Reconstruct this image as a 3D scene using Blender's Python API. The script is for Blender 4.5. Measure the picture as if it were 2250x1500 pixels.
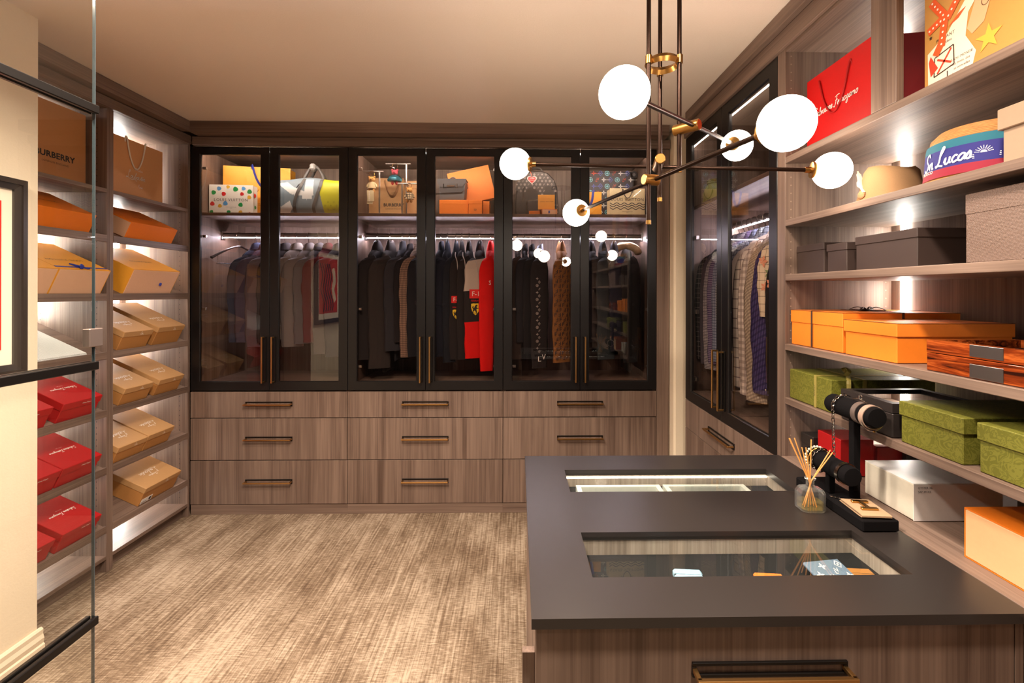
import bpy, math, random
from mathutils import Vector, Matrix
random.seed(7)
for o in list(bpy.data.objects):
    bpy.data.objects.remove(o)
SC = bpy.context.scene
COL = SC.collection
R = math.radians
# ------------------------------------------------------------------ camera, world, exposure, fill lights
cam_d = bpy.data.cameras.new('camera')
cam = bpy.data.objects.new('camera', cam_d)
COL.objects.link(cam)
cam_d.sensor_width = 36.0
cam_d.lens = 1031.74 / 2250 * 36.0
cam_d.shift_x = -(1157.33 - 1125) / 2250
cam_d.shift_y = -(750 - 640.55) / 2250
cam_d.clip_start = 0.02
cam.matrix_world = Matrix.Translation((0, 0, 1.5)) @ Matrix.Rotation(-0.0186, 4, 'Z') @ Matrix.Rotation(math.pi / 2, 4, 'X') @ Matrix.Rotation(0.0018, 4, 'Z')
SC.camera = cam
w = bpy.data.worlds.new('world')
SC.world = w
w.use_nodes = True
w.node_tree.nodes['Background'].inputs[0].default_value = (0.9, 0.75, 0.6, 1)
w.node_tree.nodes['Background'].inputs[1].default_value = 0.05
SC.view_settings.view_transform = 'Standard'
SC.view_settings.look = 'None'
SC.view_settings.exposure = 0.2
SC.view_settings.gamma = 1.0
SC.view_settings.use_curve_mapping = False
SC.cycles.max_bounces = 12
SC.cycles.diffuse_bounces = 5
SC.cycles.glossy_bounces = 4
SC.cycles.transparent_max_bounces = 16
SC.cycles.transmission_bounces = 12
SC.cycles.caustics_reflective = False
SC.cycles.caustics_refractive = False
SC.cycles.sample_clamp_indirect = 6.0
WARM = (1.0, 0.85, 0.71)
GLOBE_L = 31.0
LED_L = 46.0
def ceiling_fill(x, y, power, size=0.16, color=WARM, spread=150):  # unseen fill light added under the ceiling, without any fixture
    d = bpy.data.lights.new('ceiling_fill', 'AREA')
    d.shape = 'DISK'
    d.size = size
    d.energy = power
    d.color = color
    d.spread = R(spread)
    o = bpy.data.objects.new('ceiling_fill', d)
    o.location = (x, y, 2.592)
    COL.objects.link(o)
    return o
for x, y, p in ((-0.45, 0.95, 50), (0.45, 0.55, 38), (-1.5, 0.7, 36), (-0.75, 1.55, 26), (0.1, -0.4, 4)):
    ceiling_fill(x, y, p)

# ------------------------------------------------------------------ materials
def s2l(c):
    return tuple((v / 255 / 12.92) if v / 255 <= 0.04045 else ((v / 255 + 0.055) / 1.055) ** 2.4 for v in c)
class NT:
    def __init__(s, name):
        s.m = bpy.data.materials.new(name)
        s.m.use_nodes = True
        s.t = s.m.node_tree
        s.n = s.t.nodes
        s.b = s.n['Principled BSDF']
        s.out = s.n['Material Output']
    def L(s, a, b):
        s.t.links.new(a, b)
    def node(s, typ, **kw):
        n = s.n.new(typ)
        for k, v in kw.items():
            setattr(n, k, v)
        return n
    def val(s, sock, v):
        if hasattr(v, 'is_linked') or hasattr(v, 'links'):
            s.L(v, sock)
        else:
            sock.default_value = v
    def math(s, op, a, b=0.0, c=None):
        n = s.node('ShaderNodeMath', operation=op)
        s.val(n.inputs[0], a)
        s.val(n.inputs[1], b)
        if c is not None:
            s.val(n.inputs[2], c)
        return n.outputs[0]
    def mix(s, f, a, b):
        n = s.node('ShaderNodeMix', data_type='RGBA')
        s.val(n.inputs[0], f)
        for k, v in ((6, a), (7, b)):
            s.val(n.inputs[k], (*v, 1) if isinstance(v, tuple) and len(v) == 3 else v)
        return n.outputs[2]
    def coord(s, kind='Object'):
        return s.node('ShaderNodeTexCoord').outputs[kind]
    def mapping(s, vec, scale=(1, 1, 1), rot=(0, 0, 0), loc=(0, 0, 0)):
        n = s.node('ShaderNodeMapping')
        s.L(vec, n.inputs[0])
        n.inputs['Scale'].default_value = scale
        n.inputs['Rotation'].default_value = rot
        s.val(n.inputs['Location'], loc)
        return n.outputs[0]
    def noise(s, vec, scale=1.0, detail=4.0, rough=0.55, dist=0.0):
        n = s.node('ShaderNodeTexNoise')
        s.L(vec, n.inputs['Vector'])
        n.inputs['Scale'].default_value = scale
        n.inputs['Detail'].default_value = detail
        n.inputs['Roughness'].default_value = rough
        n.inputs['Distortion'].default_value = dist
        return n.outputs[0]
    def ramp(s, f, stops):
        n = s.node('ShaderNodeValToRGB')
        e = n.color_ramp.elements
        while len(e) < len(stops):
            e.new(0.5)
        for i, (p, c) in enumerate(stops):
            e[i].position = p
            e[i].color = (*c, 1)
        s.L(f, n.inputs[0])
        return n.outputs[0]
    def bump(s, h, strength=0.2, dist=0.002):
        n = s.node('ShaderNodeBump')
        n.inputs['Strength'].default_value = strength
        n.inputs['Distance'].default_value = dist
        s.L(h, n.inputs['Height'])
        s.L(n.outputs[0], s.b.inputs['Normal'])
    def sep(s, vec):
        n = s.node('ShaderNodeSeparateXYZ')
        s.L(vec, n.inputs[0])
        return n.outputs
    def base(s, c, rough=0.6, metal=0.0, spec=0.5):
        s.val(s.b.inputs['Base Color'], (*c, 1) if isinstance(c, tuple) and len(c) == 3 else c)
        s.val(s.b.inputs['Roughness'], rough)
        s.b.inputs['Metallic'].default_value = metal
        s.b.inputs['Specular IOR Level'].default_value = spec
        return s
    def rnd(s, k=7.0):
        oi = s.node('ShaderNodeObjectInfo')
        n = s.node('ShaderNodeCombineXYZ')
        a = s.math('MULTIPLY', oi.outputs['Random'], k)
        for i in range(3):
            s.L(a, n.inputs[i])
        return n.outputs[0], oi.outputs['Random']
MATS = {}
def plain(name, rgb, rough=0.6, metal=0.0, spec=0.5, lin=False, noise=0.0, nscale=200.0, bump=0.0):
    if name in MATS:
        return MATS[name]
    t = NT(name)
    c = rgb if lin else s2l(rgb)
    if noise or bump:
        f = t.noise(t.coord(), nscale, 3)
        if noise:
            lo = tuple(v * (1 - noise) for v in c)
            hi = tuple(min(1, v * (1 + noise)) for v in c)
            t.base(t.mix(f, lo, hi), rough, metal, spec)
        else:
            t.base(c, rough, metal, spec)
        if bump:
            t.bump(f, bump, 0.001)
    else:
        t.base(c, rough, metal, spec)
    MATS[name] = t.m
    return t.m
def wood(name, axis, lo=(0.086, 0.051, 0.037), hi=(0.232, 0.158, 0.120), rough=0.5):
    t = NT(name)
    off, r = t.rnd(9.0)
    sc = [13.0, 13.0, 13.0]
    sc[axis] = 0.55
    v = t.mapping(t.coord(), tuple(sc), loc=off)
    n1 = t.noise(v, 1.0, 5, 0.6, 0.9)
    sc2 = [170.0, 170.0, 170.0]
    sc2[axis] = 1.6
    n2 = t.noise(t.mapping(t.coord(), tuple(sc2), loc=off), 1.0, 3, 0.6)
    sc3 = [42.0, 42.0, 42.0]
    sc3[axis] = 0.9
    n3 = t.noise(t.mapping(t.coord(), tuple(sc3), loc=off), 1.0, 2, 0.5, 0.5)
    a = t.math('ADD', t.math('MULTIPLY', n1, 0.5), t.math('MULTIPLY', n2, 0.32))
    a = t.math('ADD', a, t.math('MULTIPLY', n3, 0.18))
    c = t.ramp(a, [(0.36, lo), (0.485, tuple((l + h) / 2 for l, h in zip(lo, hi))), (0.615, hi)])
    t.base(c, rough, 0, 0.4)
    t.bump(n2, 0.10, 0.001)
    MATS[name] = t.m
    return t.m
WX, WY, WZ = wood('laminate_x', 0), wood('laminate_y', 1), wood('laminate_z', 2)
WL = wood('laminate_light', 2, (0.25, 0.20, 0.16), (0.55, 0.46, 0.38))
def mk_ceiling():
    t = NT('ceiling_paint')
    f = t.noise(t.coord(), 160, 4)
    t.base(t.mix(f, s2l((232, 217, 202)), s2l((238, 224, 210))), 0.9, 0, 0.2)
    t.bump(f, 0.35, 0.002)
    return t.m
def mk_wall():
    t = NT('cream_wall_paint')
    f = t.noise(t.coord(), 130, 5)
    t.base(t.mix(f, s2l((226, 208, 180)), s2l((233, 216, 190))), 0.85, 0, 0.25)
    t.bump(f, 0.3, 0.002)
    return t.m
def mk_carpet():
    t = NT('carpet_pile')
    o = t.coord()
    streak = t.noise(t.mapping(o, (95, 2.6, 1)), 1.0, 4, 0.65)
    ribs = t.noise(t.mapping(o, (26, 150, 1)), 1.0, 3, 0.6)
    blotch = t.noise(t.mapping(o, (3.4, 1.7, 1)), 1.0, 4, 0.6)
    fine = t.noise(t.mapping(o, (420, 420, 1)), 1.0, 2, 0.6)
    a = t.math('ADD', t.math('MULTIPLY', streak, 0.38), t.math('MULTIPLY', ribs, 0.31))
    a = t.math('ADD', a, t.math('MULTIPLY', blotch, 0.43))
    a = t.math('ADD', a, t.math('MULTIPLY', fine, 0.14))
    c = t.ramp(a, [(0.47, s2l((80, 62, 48))), (0.60, s2l((128, 108, 88))), (0.72, s2l((184, 165, 143)))])
    t.base(c, 0.95, 0, 0.1)
    t.bump(t.math('ADD', ribs, t.math('MULTIPLY', streak, 0.8)), 0.9, 0.006)
    return t.m
CEIL, WALL, CARPET = mk_ceiling(), mk_wall(), mk_carpet()
BLACK = plain('black_lacquer', (19, 16, 16), 0.36, spec=0.35)
BLACKTOP = plain('black_stone', (40, 35, 33), 0.33, noise=0.06, nscale=300)
VELVET = plain('black_velvet', (14, 12, 13), 0.95, spec=0.1)
BRASS = plain('aged_brass', (176, 132, 72), 0.28, 1.0)
BRASSH = plain('bronze_bar', (202, 156, 98), 0.32, 1.0)
BARBLK = plain('black_metal', (26, 22, 20), 0.35, 0.6)
NICKEL = plain('dull_nickel', (140, 124, 116), 0.4, 0.8)
STEEL = plain('brushed_steel', (170, 165, 160), 0.3, 1.0)
CHROME = plain('chrome', (205, 200, 195), 0.12, 1.0)
DARKCH = plain('oxidised_silver', (120, 112, 106), 0.22, 1.0)
def emit(name, col, strength):
    t = NT(name)
    t.base((0.8, 0.8, 0.8), 0.4)
    t.b.inputs['Emission Color'].default_value = (*col, 1)
    t.b.inputs['Emission Strength'].default_value = strength
    MATS[name] = t.m
    return t.m
GLOBE = emit('opal_globe', (1.0, 0.83, 0.66), GLOBE_L)
LED = emit('led_strip', (1.0, 0.93, 0.84), LED_L)
LEDSHOE = emit('led_strip_shoes', (1.0, 0.94, 0.86), 105.0)
LEDTOP = emit('led_strip_top', (1.0, 0.9, 0.78), 165.0)
LEDROD = emit('led_rod', (0.88, 0.84, 1.0), 240.0)
LEDTRAY = emit('led_tray', (1.0, 0.87, 0.7), 11.0)
def pane(name, tint, ior=1.5, rough=0.0, gain=1.8):
    t = NT(name)
    fr = t.node('ShaderNodeFresnel')
    fr.inputs[0].default_value = ior
    bk = t.node('ShaderNodeNewGeometry').outputs['Backfacing']
    f2 = t.math('MULTIPLY', t.math('MULTIPLY', fr.outputs[0], gain), t.math('SUBTRACT', 1.0, bk))
    tr = t.node('ShaderNodeBsdfTransparent')
    tr.inputs[0].default_value = (*tint, 1)
    gl = t.node('ShaderNodeBsdfGlossy')
    gl.inputs['Roughness'].default_value = rough
    mx = t.node('ShaderNodeMixShader')
    t.L(f2, mx.inputs[0])
    t.L(tr.outputs[0], mx.inputs[1])
    t.L(gl.outputs[0], mx.inputs[2])
    t.L(mx.outputs[0], t.out.inputs[0])
    MATS[name] = t.m
    return t.m
PANE = pane('smoked_pane', (0.90, 0.86, 0.84), 1.55)
CLEAR = pane('clear_pane', (0.97, 0.985, 0.975), 1.5)
GEDGE = plain('glass_edge', (66, 76, 80), 0.15)
def glass_solid(name, col):
    t = NT(name)
    t.base(col, 0.0)
    t.b.inputs['Transmission Weight'].default_value = 1.0
    t.b.inputs['IOR'].default_value = 1.22
    MATS[name] = t.m
    return t.m
def thin_glass(name, tint, k0, k1):
    t = NT(name)
    lw = t.node('ShaderNodeLayerWeight')
    lw.inputs[0].default_value = 0.5
    f = t.math('MULTIPLY_ADD', t.math('POWER', lw.outputs['Facing'], 3.0), k1, k0)
    tr = t.node('ShaderNodeBsdfTransparent')
    tr.inputs[0].default_value = (*tint, 1)
    gl = t.node('ShaderNodeBsdfGlossy')
    gl.inputs['Roughness'].default_value = 0.03
    mx = t.node('ShaderNodeMixShader')
    t.L(f, mx.inputs[0])
    t.L(tr.outputs[0], mx.inputs[1])
    t.L(gl.outputs[0], mx.inputs[2])
    df = t.node('ShaderNodeBsdfDiffuse')  # pale diffuse mixed in towards the edges, standing for bright reflections
    df.inputs[0].default_value = (0.8, 0.8, 0.78, 1) if k1 > 0.5 else (0.7, 0.55, 0.2, 1)
    m2 = t.node('ShaderNodeMixShader')
    t.L(t.math('MULTIPLY_ADD', t.math('POWER', lw.outputs['Facing'], 2.0), 0.16, 0.012), m2.inputs[0])
    t.L(mx.outputs[0], m2.inputs[1])
    t.L(df.outputs[0], m2.inputs[2])
    t.L(m2.outputs[0], t.out.inputs[0])
    MATS[name] = t.m
    return t.m
BOTTLE = thin_glass('bottle_glass', (0.985, 0.99, 0.985), 0.05, 0.75)
LIQUID = thin_glass('diffuser_oil', (0.96, 0.90, 0.66), 0.05, 0.3)
def paper(name, rgb, rough=0.55, n=0.05):
    return plain(name, rgb, rough, noise=n, nscale=90, bump=0.04)
def fabric(name, rgb, rough=0.92, n=0.35, scale=420):
    return plain(name, rgb, rough, spec=0.15, noise=n, nscale=scale, bump=0.06)
def check(name, base, lines, rot=0.0, rough=0.85):
    """woven stripes: lines = [(axis 'u' or 'v', period, width, rgb, opacity)] measured on the cloth"""
    if name in MATS:
        return MATS[name]
    t = NT(name)
    v = t.mapping(t.coord(), (1, 1, 1), rot=(rot, rot, 0))
    x, y, z = t.sep(v)
    u = t.math('ADD', x, y)
    c = s2l(base)
    cur = None
    for ax, per, wd, rgb, op in lines:
        q = u if ax == 'u' else z
        f = t.math('FRACT', t.math('DIVIDE', q, per))
        k = t.math('MULTIPLY', t.math('LESS_THAN', f, wd / per), op)
        cur = t.mix(k, cur if cur is not None else c, s2l(rgb))
    t.base(cur, rough, 0, 0.15)
    MATS[name] = t.m
    return t.m
def damask(name, lo, hi, scale=38.0):
    t = NT(name)
    n0 = t.noise(t.coord(), scale * 0.55, 2, 0.5, 1.8)
    f = t.math('SINE', t.math('MULTIPLY', n0, 34.0))
    g = t.noise(t.coord(), scale * 6, 3)
    k = t.math('ADD', t.math('MULTIPLY', t.math('GREATER_THAN', f, 0.05), 0.75), t.math('MULTIPLY', g, 0.3))
    t.base(t.mix(k, s2l(lo), s2l(hi)), 0.55, 0, 0.35)
    MATS[name] = t.m
    return t.m
GREEN = damask('green_brocade_paper', (90, 90, 26), (112, 110, 42), 56.0)
def burl():
    t = NT('rosewood_gloss')
    v = t.mapping(t.coord(), (3.0, 45, 45))
    f = t.noise(v, 1.0, 5, 0.62, 1.4)
    t.base(t.ramp(f, [(0.36, s2l((38, 14, 8))), (0.5, s2l((120, 48, 18))), (0.66, s2l((190, 98, 42)))]), 0.12)
    MATS['rosewood_gloss'] = t.m
    return t.m
ROSEWOOD = burl()
def weave():
    t = NT('crosshatch_paper')
    x, y, z = t.sep(t.coord())
    u = t.math('ADD', x, y)
    a = t.math('SINE', t.math('MULTIPLY', t.math('ADD', u, z), 1400.0))
    b = t.math('SINE', t.math('MULTIPLY', t.math('SUBTRACT', u, z), 900.0))
    f = t.math('MULTIPLY_ADD', t.math('MULTIPLY', a, b), 0.5, 0.5)
    t.base(t.mix(f, s2l((92, 73, 64)), s2l((128, 106, 94))), 0.5, 0, 0.4)
    t.bump(f, 0.4, 0.002)
    MATS['crosshatch_paper'] = t.m
    return t.m
SAFF = weave()
KRAFT = paper('kraft_board', (186, 142, 92))
KRAFTD = paper('kraft_board_side', (176, 122, 66))
TANBAG = paper('tan_bag_paper', (226, 164, 108))
OCHRE = paper('saffron_paper', (232, 160, 48))
OCHRED = paper('saffron_edge', (214, 118, 20))
ORNG = paper('orange_board', (240, 130, 34))
BURNT = paper('burnt_orange_board', (234, 122, 22))
PEACH = paper('peach_board', (216, 172, 126))
BLUSH = paper('blush_board', (226, 178, 142))
CREAMP = paper('cream_paper', (226, 208, 166))
REDB = paper('crimson_board', (178, 18, 22), 0.45)
REDBAG = paper('red_paper', (196, 5, 5), 0.5)
WHITEP = paper('white_board', (232, 230, 226), 0.4)
PALE = paper('pale_ivory_board', (214, 206, 188), 0.45)
DKBOX = paper('umber_board', (58, 44, 39), 0.55)
BEIGEB = paper('beige_board', (146, 122, 100), 0.5)
INK = plain('black_ink', (28, 24, 24), 0.6)
WINK = plain('white_ink', (244, 236, 226), 0.6)
BLUE = plain('blue_ribbon', (44, 58, 150), 0.5)
BROWNRIB = plain('brown_ribbon', (66, 42, 32), 0.6)
GOLD = plain('gold_metal', (196, 152, 84), 0.25, 1.0)
REED = plain('reed', (216, 150, 78), 0.6, noise=0.1, nscale=60)
LEATHER = plain('black_leather', (42, 36, 34), 0.42, bump=0.15, nscale=260)
# ------------------------------------------------------------------ mesh builder and object helpers
class MB:
    def __init__(s, M=None):
        s.v, s.f, s.mi = [], [], []
        s.M = M
        s.k = 0
    def add(s, vs, fs):
        b = len(s.v)
        if s.M is not None:
            vs = [s.M @ Vector(p) for p in vs]
        s.v += [tuple(p) for p in vs]
        s.f += [tuple(b + i for i in f) for f in fs]
        s.mi += [s.k] * len(fs)
        return s
    def box(s, x0, x1, y0, y1, z0, z1, c=0.0012):
        lo, hi = (x0, y0, z0), (x1, y1, z1)
        c = min(c, *(0.35 * abs(h - l) for l, h in zip(lo, hi)))
        vs, ix = [], {}
        for sx in (0, 1):
            for sy in (0, 1):
                for sz in (0, 1):
                    sg = (sx, sy, sz)
                    for a in range(3):
                        p = [(hi[k] if sg[k] else lo[k]) if k == a else (hi[k] - c if sg[k] else lo[k] + c) for k in range(3)]
                        ix[sg, a] = len(vs)
                        vs.append(p)
        fs = []
        for a in range(3):
            b, d = (a + 1) % 3, (a + 2) % 3
            for sa in (0, 1):
                def K(i, j):
                    g = [0, 0, 0]
                    g[a], g[b], g[d] = sa, i, j
                    return ix[tuple(g), a]
                q = [K(0, 0), K(1, 0), K(1, 1), K(0, 1)]
                fs.append(q if sa else q[::-1])
            for sa in (0, 1):
                for sb in (0, 1):
                    def K2(ax, e):
                        g = [0, 0, 0]
                        g[a], g[b], g[d] = sa, sb, e
                        return ix[tuple(g), ax]
                    q = [K2(a, 0), K2(b, 0), K2(b, 1), K2(a, 1)]
                    fs.append(q if sa == sb else q[::-1])
        for sx in (0, 1):
            for sy in (0, 1):
                for sz in (0, 1):
                    q = [ix[(sx, sy, sz), k] for k in range(3)]
                    fs.append(q if (sx + sy + sz) % 2 else q[::-1])
        return s.add(vs, fs)
    def loft(s, loops, cap=True, closed=True):
        n = len(loops[0])
        vs = [p for l in loops for p in l]
        fs = []
        for i in range(len(loops) - 1):
            for j in range(n if closed else n - 1):
                a, b = i * n + j, i * n + (j + 1) % n
                fs.append((a, b, b + n, a + n))
        if cap and closed:
            fs.append(tuple(range(n))[::-1])
            fs.append(tuple((len(loops) - 1) * n + j for j in range(n)))
        return s.add(vs, fs)
    def tube(s, pts, r, n=8, cap=True, flat=None):
        pts = [Vector(p) for p in pts]
        rs = r if isinstance(r, (list, tuple)) else [r] * len(pts)
        loops = []
        prev = None
        for i, p in enumerate(pts):
            t = (pts[min(i + 1, len(pts) - 1)] - pts[max(i - 1, 0)])
            if t.length < 1e-9:
                t = Vector((0, 0, 1))
            t.normalize()
            if prev is None:
                a = Vector((0, 0, 1)) if abs(t.z) < 0.9 else Vector((1, 0, 0))
                u = (a - t * a.dot(t)).normalized()
            else:
                u = (prev - t * prev.dot(t)).normalized()
            prev = u
            v = t.cross(u)
            ku, kv = (1, 1) if flat is None else flat
            loops.append([p + rs[i] * (ku * math.cos(2 * math.pi * k / n) * u + kv * math.sin(2 * math.pi * k / n) * v) for k in range(n)])
        return s.loft(loops, cap)
    def ring(s, c, ax, rad, r, n=24, m=6, flat=1.0, a0=0.0, a1=2 * math.pi):
        ax = Vector(ax).normalized()
        t = Vector((0, 0, 1)) if abs(ax.z) < 0.9 else Vector((1, 0, 0))
        u = (t - ax * t.dot(ax)).normalized()
        v = ax.cross(u)
        c = Vector(c)
        full = abs(a1 - a0 - 2 * math.pi) < 1e-6
        loops = []
        cnt = n if full else n + 1
        for i in range(cnt):
            a = a0 + (a1 - a0) * i / n
            d = math.cos(a) * u + math.sin(a) * v
            loops.append([c + d * (rad + r * math.cos(2 * math.pi * k / m)) + ax * (r * flat * math.sin(2 * math.pi * k / m)) for k in range(m)])
        if full:
            loops.append(loops[0])
        return s.loft(loops, not full)
    def lathe(s, prof, c=(0, 0, 0), n=24, sx=1.0, sy=1.0):
        loops = [[(c[0] + sx * r * math.cos(2 * math.pi * k / n), c[1] + sy * r * math.sin(2 * math.pi * k / n), c[2] + z) for k in range(n)] for r, z in prof]
        return s.loft(loops)
    def ball(s, c, r, n=16, m=10):
        rx, ry, rz = r if isinstance(r, (tuple, list)) else (r, r, r)
        loops = []
        for i in range(m + 1):
            a = -math.pi / 2 + math.pi * i / m
            k = max(math.cos(a), 0.004)
            loops.append([(c[0] + rx * k * math.cos(2 * math.pi * j / n), c[1] + ry * k * math.sin(2 * math.pi * j / n), c[2] + rz * math.sin(a)) for j in range(n)])
        return s.loft(loops)
    def prism(s, pts, a, b, M=None):
        """polygon pts (x, y) extruded from z=a to z=b in frame M"""
        n = len(pts)
        ar = sum(pts[i][0] * pts[(i + 1) % n][1] - pts[(i + 1) % n][0] * pts[i][1] for i in range(n))
        if ar < 0:
            pts = pts[::-1]
        vs = [(x, y, a) for x, y in pts] + [(x, y, b) for x, y in pts]
        fs = [tuple(range(n))[::-1], tuple(range(n, 2 * n))] + [(i, (i + 1) % n, n + (i + 1) % n, n + i) for i in range(n)]
        if M is not None:
            vs = [M @ Vector(p) for p in vs]
        return s.add(vs, fs)
    def flat(s, pts, M, lift=0.0):
        n = len(pts)
        ar = sum(pts[i][0] * pts[(i + 1) % n][1] - pts[(i + 1) % n][0] * pts[i][1] for i in range(n))
        if ar < 0:
            pts = pts[::-1]
        return s.add([M @ Vector((x, y, lift)) for x, y in pts], [tuple(range(n))])
    def ribbon2d(s, pts, wd, M, lift=0.0, smooth=4):
        """flat stroke of width wd along a 2-D polyline in frame M"""
        p = spline(pts, smooth) if smooth else [Vector((a, b)) for a, b in pts]
        L, Rr = [], []
        for i in range(len(p)):
            t = p[min(i + 1, len(p) - 1)] - p[max(i - 1, 0)]
            if t.length < 1e-9:
                t = Vector((1, 0))
            t.normalize()
            nrm = Vector((-t.y, t.x)) * (wd / 2)
            L.append(p[i] + nrm)
            Rr.append(p[i] - nrm)
        vs = [M @ Vector((q.x, q.y, lift)) for q in L] + [M @ Vector((q.x, q.y, lift)) for q in Rr]
        n = len(p)
        return s.add(vs, [(n + i, n + i + 1, i + 1, i) for i in range(n - 1)])
    def text(s, body, M, h, align=0.5, shear=0.0, sx=1.0, lift=0.0006, space=1.0, bold=0.0):
        vs, fs, wd, cap = glyphs(body, space, bold)
        k = h / cap
        s.add([M @ Vector((((x - wd * align) * sx + shear * y) * k, y * k, lift)) for x, y in vs], fs)
        return s
    def grid(s, fn, nu, nv):
        vs = [fn(i / nu, j / nv) for i in range(nu + 1) for j in range(nv + 1)]
        fs = [(i * (nv + 1) + j, (i + 1) * (nv + 1) + j, (i + 1) * (nv + 1) + j + 1, i * (nv + 1) + j + 1) for i in range(nu) for j in range(nv)]
        return s.add(vs, fs)
    def build(s, name, mat, parent=None, label=None, smooth=False, kind=None, world=False):
        me = bpy.data.meshes.new(name)
        vs = s.v
        if world and parent is not None:
            I = parent.matrix_basis.inverted()
            vs = [tuple(I @ Vector(p)) for p in vs]
        me.from_pydata(vs, [], s.f)
        for m in (mat if isinstance(mat, (list, tuple)) else [mat]):
            me.materials.append(m)
        if max(s.mi, default=0) > 0:
            me.polygons.foreach_set('material_index', s.mi)
        if smooth:
            me.polygons.foreach_set('use_smooth', [True] * len(me.polygons))
            if smooth != 'all':
                me.set_sharp_from_angle(angle=R(40))
        me.update()
        o = bpy.data.objects.new(name, me)
        COL.objects.link(o)
        if parent is not None:
            o.parent = parent
        if label:
            o['label'] = label
        if kind:
            o['kind'] = kind
        return o
def spline(pts, k=4):
    P = [Vector(p) for p in pts]
    if len(P) < 3:
        return P
    out = []
    for i in range(len(P) - 1):
        p0, p1, p2, p3 = P[max(i - 1, 0)], P[i], P[i + 1], P[min(i + 2, len(P) - 1)]
        for j in range(k):
            t = j / k
            out.append(0.5 * ((2 * p1) + (p2 - p0) * t + (2 * p0 - 5 * p1 + 4 * p2 - p3) * t * t + (3 * p1 - p0 - 3 * p2 + p3) * t ** 3))
    out.append(P[-1])
    return out
GC = {}
def glyphs(body, space=1.0, bold=0.0):
    key = (body, space, bold)
    if key not in GC:
        cu = bpy.data.curves.new('t', 'FONT')
        cu.body = body
        cu.space_character = space
        cu.offset = bold
        cu.resolution_u = 2
        ob = bpy.data.objects.new('t', cu)
        me = bpy.data.meshes.new_from_object(ob)
        vs = [(v.co.x, v.co.y) for v in me.vertices]
        fs = [tuple(p.vertices) for p in me.polygons]
        bpy.data.objects.remove(ob)
        bpy.data.curves.remove(cu)
        bpy.data.meshes.remove(me)
        x0 = min((v[0] for v in vs), default=0)
        vs = [(x - x0, y) for x, y in vs]
        GC[key] = (vs, fs, max((v[0] for v in vs), default=1), 0.69)
    return GC[key]
def frame(o, right, up):
    r = Vector(right).normalized()
    u = Vector(up).normalized()
    n = r.cross(u)
    return Matrix(((r.x, u.x, n.x, o[0]), (r.y, u.y, n.y, o[1]), (r.z, u.z, n.z, o[2]), (0, 0, 0, 1)))
def tag(o, label, cat, group=None):
    o['label'] = label
    o['category'] = cat
    if group:
        o['group'] = group
    return o
def thing(name, label, cat, loc=(0, 0, 0), rot=0.0, group=None, M=None):
    o = bpy.data.objects.new(name, None)
    o.empty_display_size = 0.05
    COL.objects.link(o)
    o.matrix_basis = M if M is not None else Matrix.Translation(loc) @ Matrix.Rotation(rot, 4, 'Z')
    return tag(o, label, cat, group)
def struct(name, mb, mat, label=None, parent=None):
    o = mb.build(name, mat, parent)
    if parent is None:
        o['kind'] = 'structure'
        if label:
            o['label'] = label
    return o
def single(name, mb, mat, label, cat, group=None, smooth=False):
    return tag(mb.build(name, mat, None, smooth=smooth), label, cat, group)
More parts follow.
